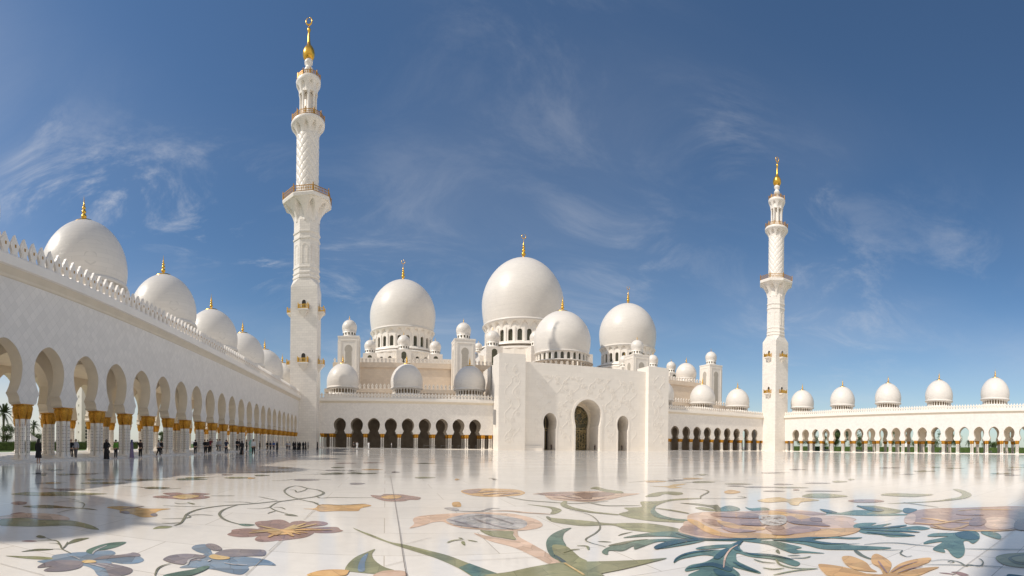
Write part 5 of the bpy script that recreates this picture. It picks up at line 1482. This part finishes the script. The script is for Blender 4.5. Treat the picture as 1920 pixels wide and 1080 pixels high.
def body_cage(pose):
    (re, rw), (le, lw), sw = POSES[pose]
    V = [(0, 0, .95, .15, .11), (0, 0, 1.14, .135, .10), (0, 0, 1.33, .165, .11), (0, .0, 1.47, .055, .055), (0, -.015, 1.545, .07, .075), (0, -.02, 1.62, .078, .095), (0, -.01, 1.69, .062, .075)]
    Ed = [(0, 1), (1, 2), (2, 3), (3, 4), (4, 5), (5, 6)]
    for sx, e, w_ in ((1, re, rw), (-1, le, lw)):
        b = len(V)
        V += [(sx*.17, 0, 1.41, .062), (*e, .042), (*w_, .028)]
        d = (Vector(w_)-Vector(e)).normalized()
        pm = Vector(w_)+d*.055; V.append((*pm, .032, .018))
        Ed += [(2, b), (b, b+1), (b+1, b+2), (b+2, b+3)]
        side = d.cross(Vector((0, 0, 1)) if abs(d.z) < .8 else Vector((1, 0, 0))).normalized()
        for q, (off, ln) in enumerate(((-.024, .062), (-.008, .072), (.008, .068), (.024, .052))):
            i = len(V); p1 = pm+d*.03+side*off; p2 = p1+d*ln*.55+Vector((0, -.006, 0)); p3 = p2+d*ln*.4+Vector((0, -.014, 0))
            V += [(*p1, .008), (*p2, .0075), (*p3, .006)]; Ed += [(b+3, i), (i, i+1), (i+1, i+2)]
        i = len(V); p1 = pm-d*.02+side*.035; p2 = p1+d*.035+side*.012
        V += [(*p1, .009), (*p2, .008)]; Ed += [(b+3, i), (i, i+1)]
    for sx in (1, -1):
        b = len(V); s_ = sw*sx
        V += [(sx*.09, 0, .88, .088), (sx*.10, -.02-s_*.5, .50, .058), (sx*.10, .02-s_*(1.0 if s_ > 0 else 1.1), .09, .04), (sx*.115, -.12-s_, .035, .038, .03)]
        Ed += [(0, b), (b, b+1), (b+1, b+2), (b+2, b+3)]
    return V, Ed
def head_details(me_name):
    mb = MB(); S_ = 1/S
    def sph(c, r, mi, sc_=(1, 1, 1)):
        T = Tr(*[x*S_ for x in c]) @ Matrix.Diagonal((*[r*S_*k for k in sc_], 1))
        mb.lathe([(sin(pi*i/6), -cos(pi*i/6)) for i in range(7)], 10, mi, True, T, cap=False)
    return mb, sph
M['skin'] = SKIN; M['hair'] = HAIR; M['lip'] = simple('lip', (.35, .14, .11), .5)
def feature(name, c, r, mi, sc_):
    mb, sph = head_details(name); sph(c, r, mi, sc_); return (name, mb.mesh(name, ['skin', 'hair', 'lip']))
FACE = [feature('eye', (sx*.031, -.106, 1.628), .010, 1, (1, 1, 1)) for sx in (-1, 1)] + [feature('ear', (sx*.082, -.01, 1.615), .02, 0, (.4, .8, 1.3)) for sx in (-1, 1)] + \
       [feature('nose', (0, -.118, 1.60), .014, 0, (.8, 1.1, 1.5)), feature('mouth', (0, -.105, 1.565), .016, 2, (1.4, .5, .4))]

def hair_mesh(long=False):
    mb = MB(); k = 1/S
    prof = [(.0, .105), (.045, .098), (.078, .07), (.096, .03), (.100, -.02), (.094, -.06)] if not long else [(.0, .105), (.045, .098), (.08, .07), (.10, .03), (.105, -.03), (.11, -.12), (.10, -.20), (.05, -.24)]
    def fn(u, v):
        i = v*(len(prof)-1); j = min(int(i), len(prof)-2); t = i-j
        r = prof[j][0]*(1-t)+prof[j+1][0]*t; z = prof[j][1]*(1-t)+prof[j+1][1]*t
        a = 2*pi*u
        y = r*sin(a)*1.12
        front = max(0, -sin(a))
        if z < .045: z = z + (.045-z)*min(1, front*1.6); r2 = 1
        return (r*cos(a)*k, (y+.005)*k, (1.63+z)*k)
    mb.surf(fn, 20, 10)
    M['hair'] = HAIR
    return mb.mesh('hair', ['hair'])
HAIRS, HAIRL = hair_mesh(), hair_mesh(True)
BODY = {}; SHIRT = {}; TROU = {}
for nm in POSES:
    V, Ed = body_cage(nm); BODY[nm] = skin_mesh('body', V, Ed, SKIN, 1)
    (re, rw), (le, lw), sw = POSES[nm]
    def sh(lo_, fl_):
        V = [(0, 0, 1.14, .165, .125), (0, 0, .98, .165, .13), (0, 0, 1.33, .19, .135), (0, 0, 1.44, .10, .08)]
        Ed = [(0, 1), (0, 2), (2, 3)]
        for sx, e, w_ in ((1, re, rw), (-1, le, lw)):
            b = len(V); wv = Vector(e).lerp(Vector(w_), .93)
            V += [(sx*.175, 0, 1.40, .085), (*e, .062), (*wv, .046)]; Ed += [(2, b), (b, b+1), (b+1, b+2)]
        return V, Ed
    SHIRT[nm] = sh(0, 0)
    V = [(0, 0, .95, .165, .125)]; Ed = []
    for sx in (1, -1):
        b = len(V); s_ = sw*sx
        V += [(sx*.092, 0, .84, .105), (sx*.10, -.02-s_*.5, .50, .082), (sx*.10, .02-s_*1.0, .12, .066)]; Ed += [(0, b), (b, b+1), (b+1, b+2)]
    TROU[nm] = (V, Ed)
CACHE = {}
def cached(kind, pose, rgb):
    k = (kind, pose, rgb)
    if k in CACHE: return CACHE[k]
    if kind in ('shirt', 'trousers'):
        base = (kind, pose)
        if base not in CACHE:
            V, Ed = (SHIRT if kind == 'shirt' else TROU)[pose]; CACHE[base] = skin_mesh(kind, V, Ed, cmat(rgb), 1)
        m = CACHE[base].copy(); m.materials.clear(); m.materials.append(cmat(rgb))
    elif kind in ('robe', 'dress', 'tunic'):
        zl = {'robe': .03, 'dress': .42, 'tunic': .05}[kind]
        mb = MB(); q = 1/S; fla = {'robe': .30, 'dress': .29, 'tunic': .24}[kind]; fla *= .85
        def fn(u, v):
            a = 2*pi*u; z = 1.46-(1.46-zl)*v
            if z > 1.36: rx, ry = .08+.12*(1.46-z)/.10, .075+.06*(1.46-z)/.1
            elif z > 1.0: t = (1.36-z)/.36; rx, ry = .20-.02*t, .135+.005*t
            else: t = (1.0-z)/(1.0-zl); rx, ry = .18+(fla-.18)*t, .14+(fla*.85-.14)*t
            fold = 1+.06*max(0, (1.1-z))*sin(7*a+z*3)
            return (rx*cos(a)*fold*q, ry*sin(a)*fold*q, z*q)
        mb.surf(fn, 36, 24)
        (re, rw), (le, lw), sw = POSES[pose]
        for sx, e, w_ in ((1, re, rw), (-1, le, lw)):
            wv = Vector(e).lerp(Vector(w_), .95)
            mb.tube([Vector((sx*.12, 0, 1.41))*q, Vector((sx*.185, 0, 1.38))*q, Vector(e)*q, wv*q], [.09*q, .085*q, .068*q, .062*q], 12)
        M['tmp'] = cmat(rgb); m = mb.mesh(kind, ['tmp'])
    elif kind == 'scarf':
        mb = MB(); q = 1/S
        prof = [(.02, .125), (.06, .115), (.095, .075), (.112, .02), (.108, -.05), (.10, -.11), (.13, -.17), (.20, -.24), (.215, -.30)]
        def fn(u, v):
            i = v*(len(prof)-1); j = min(int(i), len(prof)-2); t = i-j
            r = prof[j][0]*(1-t)+prof[j+1][0]*t; z = prof[j][1]*(1-t)+prof[j+1][1]*t; a = 2*pi*u
            ry = 1.1 if z > -.14 else .72
            y = r*sin(a)*ry
            if sin(a) < -.4 and -.09 < z < .07: y *= .72
            return (r*cos(a)*q, y*q, (1.62+z)*q)
        mb.surf(fn, 24, 16); M['tmp'] = cmat(rgb); m = mb.mesh('headscarf', ['tmp'])
    CACHE[k] = m
    return m
def misc(name):
    mb = MB(); q = 1/S
    if name == 'phone': mb.box(-.04*q, .04*q, -.012*q, 0, 0, .15*q); return mb.mesh('phone', ['black'])
    if name == 'bag':
        mb.lathe([(.10*q, 0), (.13*q, .05*q), (.12*q, .2*q), (.08*q, .24*q)], 12); mb.tube([Vector((-.08, 0, .22))*q, Vector((-.06, 0, .42))*q, Vector((.06, 0, .42))*q, Vector((.08, 0, .22))*q], .01*q, 6); return mb.mesh('handbag', ['black'])
    if name == 'shoe':
        mb.surf(lambda u, v: ((.048*cos(2*pi*u)*sin(pi*(v*.5+.5)) if v > 0 else .048*cos(2*pi*u))*q, (-.06+.14*sin(2*pi*u)*-1*cos(pi*v/2))*q*.95, (.075*v)*q), 16, 5); return mb.mesh('shoe', [SHOE])
PHONE, BAG = misc('phone'), misc('bag')
n_p = [0]
def person(label, u, v, hpx, face, pose='rest', top=None, bottom=None, robe=None, dress=None, tunic=None, scarf=None, longhair=False, bag=False, hat=False, z=0., group=None):
    g = ground(u, v, z)
    d = sqrt(g.x**2+g.y**2)
    sc_ = hpx*d/F*S/1.74            # height in metres / template height
    sc_ = max(.90, min(1.08, sc_))
    t = thing('person', label, 'person', (g.x, g.y, z), face, group); t.scale = (sc_,)*3
    b = link('body', BODY[pose], t); [link(fn_, fm_, b) for fn_, fm_ in FACE]
    if scarf: link('headscarf', cached('scarf', 'rest', scarf), t)
    else: link('hair', HAIRL if longhair else HAIRS, t)
    if robe: link('robe', cached('robe', pose, robe), t)
    if dress: link('dress', cached('dress', pose, dress), t)
    if tunic: link('tunic', cached('tunic', pose, tunic), t)
    if top: link('shirt', cached('shirt', pose, top), t)
    if bottom: link('trousers', cached('trousers', pose, bottom), t)
    if bag:
        w_ = POSES[pose][0][1]
        h = link('handbag', BAG, None, (g.x, g.y, z)); h.location = Vector((g.x*S, g.y*S, z*S)) + Rz(face) @ (Vector((w_[0]*sc_, w_[1]*sc_, (w_[2]-.47)*sc_))); tag(h, bag, 'handbag')
    if pose == 'photo':
        h = link('phone', PHONE, None); h.location = Vector((g.x*S, g.y*S, z*S)) + Rz(face) @ (Vector((0, -.34*sc_, 1.47*sc_))); h.rotation_euler.z = face; tag(h, 'phone held up by the '+' '.join(label.split()[:9]), 'phone')
    return t
BK = (.012, .012, .014); NV = (.02, .03, .07); WH = (.62, .62, .62); GY = (.25, .25, .26); DK = (.03, .03, .035)
person('woman in a knee length black dress standing alone near the first column', 72, 870, 47, pi, dress=BK, scarf=None, longhair=True)
person('man in black behind the man in the pale grey shirt by the second column', 133, 861, 37, .8, top=BK, bottom=DK)
person('man in a pale grey shirt and grey trousers by the second column', 142, 861, 38, .3, 'walk', top=(.42, .42, .46), bottom=(.16, .15, .15))
person('woman in a long black robe with a handbag between third and second columns', 199.5, 862, 38, .4, 'hip', robe=BK, scarf=BK, bag='black handbag carried by the woman in the long black robe')
person('man in a bright green shirt and dark trousers beside the third column', 217, 860, 36, pi, 'rest', top=(.12, .30, .04), bottom=DK)
person('dark clothed figure close to the left edge of the fourth column', 226, 856, 30, 1.2, top=BK, bottom=BK)
person('woman in a lilac purple dress in front of the fourth column', 247, 859, 31, 2.2, 'hip', robe=(.20, .16, .27), scarf=(.08, .10, .20))
person('man in dark clothes with one arm held out right of the fourth column', 263, 859, 35, pi, 'point', top=(.03, .02, .02), bottom=BK)
person('person in a light top and dark trousers left of the sixth column', 297, 856, 30, 2., 'walk', top=(.40, .40, .42), bottom=BK)
person('person in black right behind the one in the light top by the sixth column', 302, 854, 29, 1., top=BK, bottom=BK)
person('man in dark clothes standing before the eighth column', 366, 853, 29, pi, top=BK, bottom=DK)
person('person in black leaning towards the companion in red', 384, 851, 27, 2.6, 'hip', top=BK, bottom=DK)
person('person in black trousers and dark jacket behind the one in red', 389, 851, 27, 3.6, 'walk', top=DK, bottom=BK)
person('person in a dark red shirt taking a photo with raised arms', 394, 850, 28, 1.0, 'photo', top=(.20, .03, .035), bottom=BK)
person('person in a grey shirt, left one of the pair beside the column', 407, 848, 25, 2., top=GY, bottom=DK)
person('person in a pale shirt, right one of the pair beside the column', 412, 848, 25, 4., top=(.4, .4, .4), bottom=GY)
person('man in navy seen from behind with both hands raised to his face', 424, 853, 29, pi, 'photo', top=(.02, .03, .06), bottom=(.02, .025, .045))
person('person in black with a white bag, left of a pair farther along the arcade', 444.5, 847, 25, 1., 'hip', top=BK, bottom=BK)
person('person in black, right of a pair farther along the arcade', 449, 846, 24, 5., top=DK, bottom=BK)
person('woman in a flowing black robe walking alone', 453.5, 853, 25, .5, 'walk', robe=BK, scarf=BK)
person('dark haired person in black just left of the one in mint green', 462, 847, 23, 2., top=BK, bottom=BK)
person('woman in a mint green robe behind the man in the white shirt', 470, 848, 24, 4., 'hip', robe=(.25, .45, .38), scarf=(.25, .45, .38))
person('man in a white shirt and black trousers with a dark cap', 475, 854, 31, pi, top=WH, bottom=BK)
person('small dark figure in the shade beside a far column', 487, 845, 17, 2., top=DK, bottom=BK)
person('person in black, left of the three in blue', 501, 845, 18, 3., top=BK, bottom=BK)
person('person in dark blue, middle of the three in blue', 507, 845, 17, 1., top=NV, bottom=DK)
person('person in a brighter blue shirt, right of the three', 513, 845, 18, 3.5, top=(.04, .10, .28), bottom=NV)
person('woman in black next to a far column near the corner', 519.5, 844, 15, 1., robe=BK, scarf=BK)
person('person in a light grey top near the end of the arcade', 538, 844, 16, 2.8, top=(.3, .3, .32), bottom=DK)
person('person in a white top beside the one in light grey near the arcade end', 542.5, 845, 17, 3.3, top=(.5, .5, .52), bottom=NV)
gp = 'women in black robes grouped at the foot of the near minaret'
for i, (u, v, h, r) in enumerate(((550.5, 844, 15, .3), (554, 844, 15.5, 1.2), (558.5, 844, 15, 2.2), (562, 844, 15.5, 3.0), (568.5, 843.5, 15, .2), (573, 843.5, 15.5, 1.3))):
    person('woman in black robe, %s of six gathered before the near minaret' % ['first from left', 'second from left', 'third from left', 'fourth from left', 'fifth from left', 'last on the right'][i], u, v, h, r, robe=BK, scarf=BK, group=gp)
person('small dark clothed person just right of the six robed women', 577.5, 843.5, 12, 2., top=GY, bottom=BK)
person('woman in black standing alone by the right edge of the near minaret', 595, 844, 15, 1.8, robe=BK, scarf=BK)
person('man in a white robe inside the second facade arch', 669.5, 841.2, 13, .4, tunic=WH, z=.11)
person('man in a white robe inside the third facade arch', 691, 841.2, 13, 2.5, tunic=WH, z=.11)
person('person in a pale top inside the fourth facade arch', 734, 841, 11, 1.5, top=WH, bottom=GY, z=.11)
person('dark clothed person left of the white robed man in second arch', 663, 841.2, 13, 5.5, top=DK, bottom=BK, z=.11)
for u, nm_ in ((1033.5, 'left'), (1115, 'main'), (1166, 'right')):
    g_ = at_y(u, 838, 98.0)
    t_ = person('guard in dark clothes standing inside the %s doorway of the portal' % nm_, u, 846.5, 13, .4, top=DK, bottom=BK)
    t_.location = (g_.x*S, g_.y*S, 0); t_.scale = (1, 1, 1)

# ------------------------------------------------------------------ rear corner minaret (behind the viewer, its shadow crosses the floor)
def rear_minaret():
    t = thing('minaret', 'minaret behind the viewer whose shadow crosses the floor at lower right', 'minaret', (-16.75, -5.4, 0))
    mb = MB(); mb.box(-2.75, 2.75, -2.75, 2.75, 0, 34); part('square_shaft', mb, ['clad'], t)
    mb = MB(); mb.lathe([(2.9, 34), (2.75, 36), (2.75, 47.5), (4.8, 52), (4.8, 53), (2.4, 53.2), (2.4, 65), (3.5, 69), (3.5, 70), (1.9, 70.2), (1.9, 75), (2.6, 77.5), (2.6, 78.4), (.9, 78.6), (.6, 82.5)], 8); part('octagonal_shaft', mb, ['white'], t)
    mb = MB(); mb.lathe([(.5, 82.4), (1.27, 84), (.4, 86), (.05, 89)], 16); part('finial', mb, ['gold'], t)
rear_minaret()
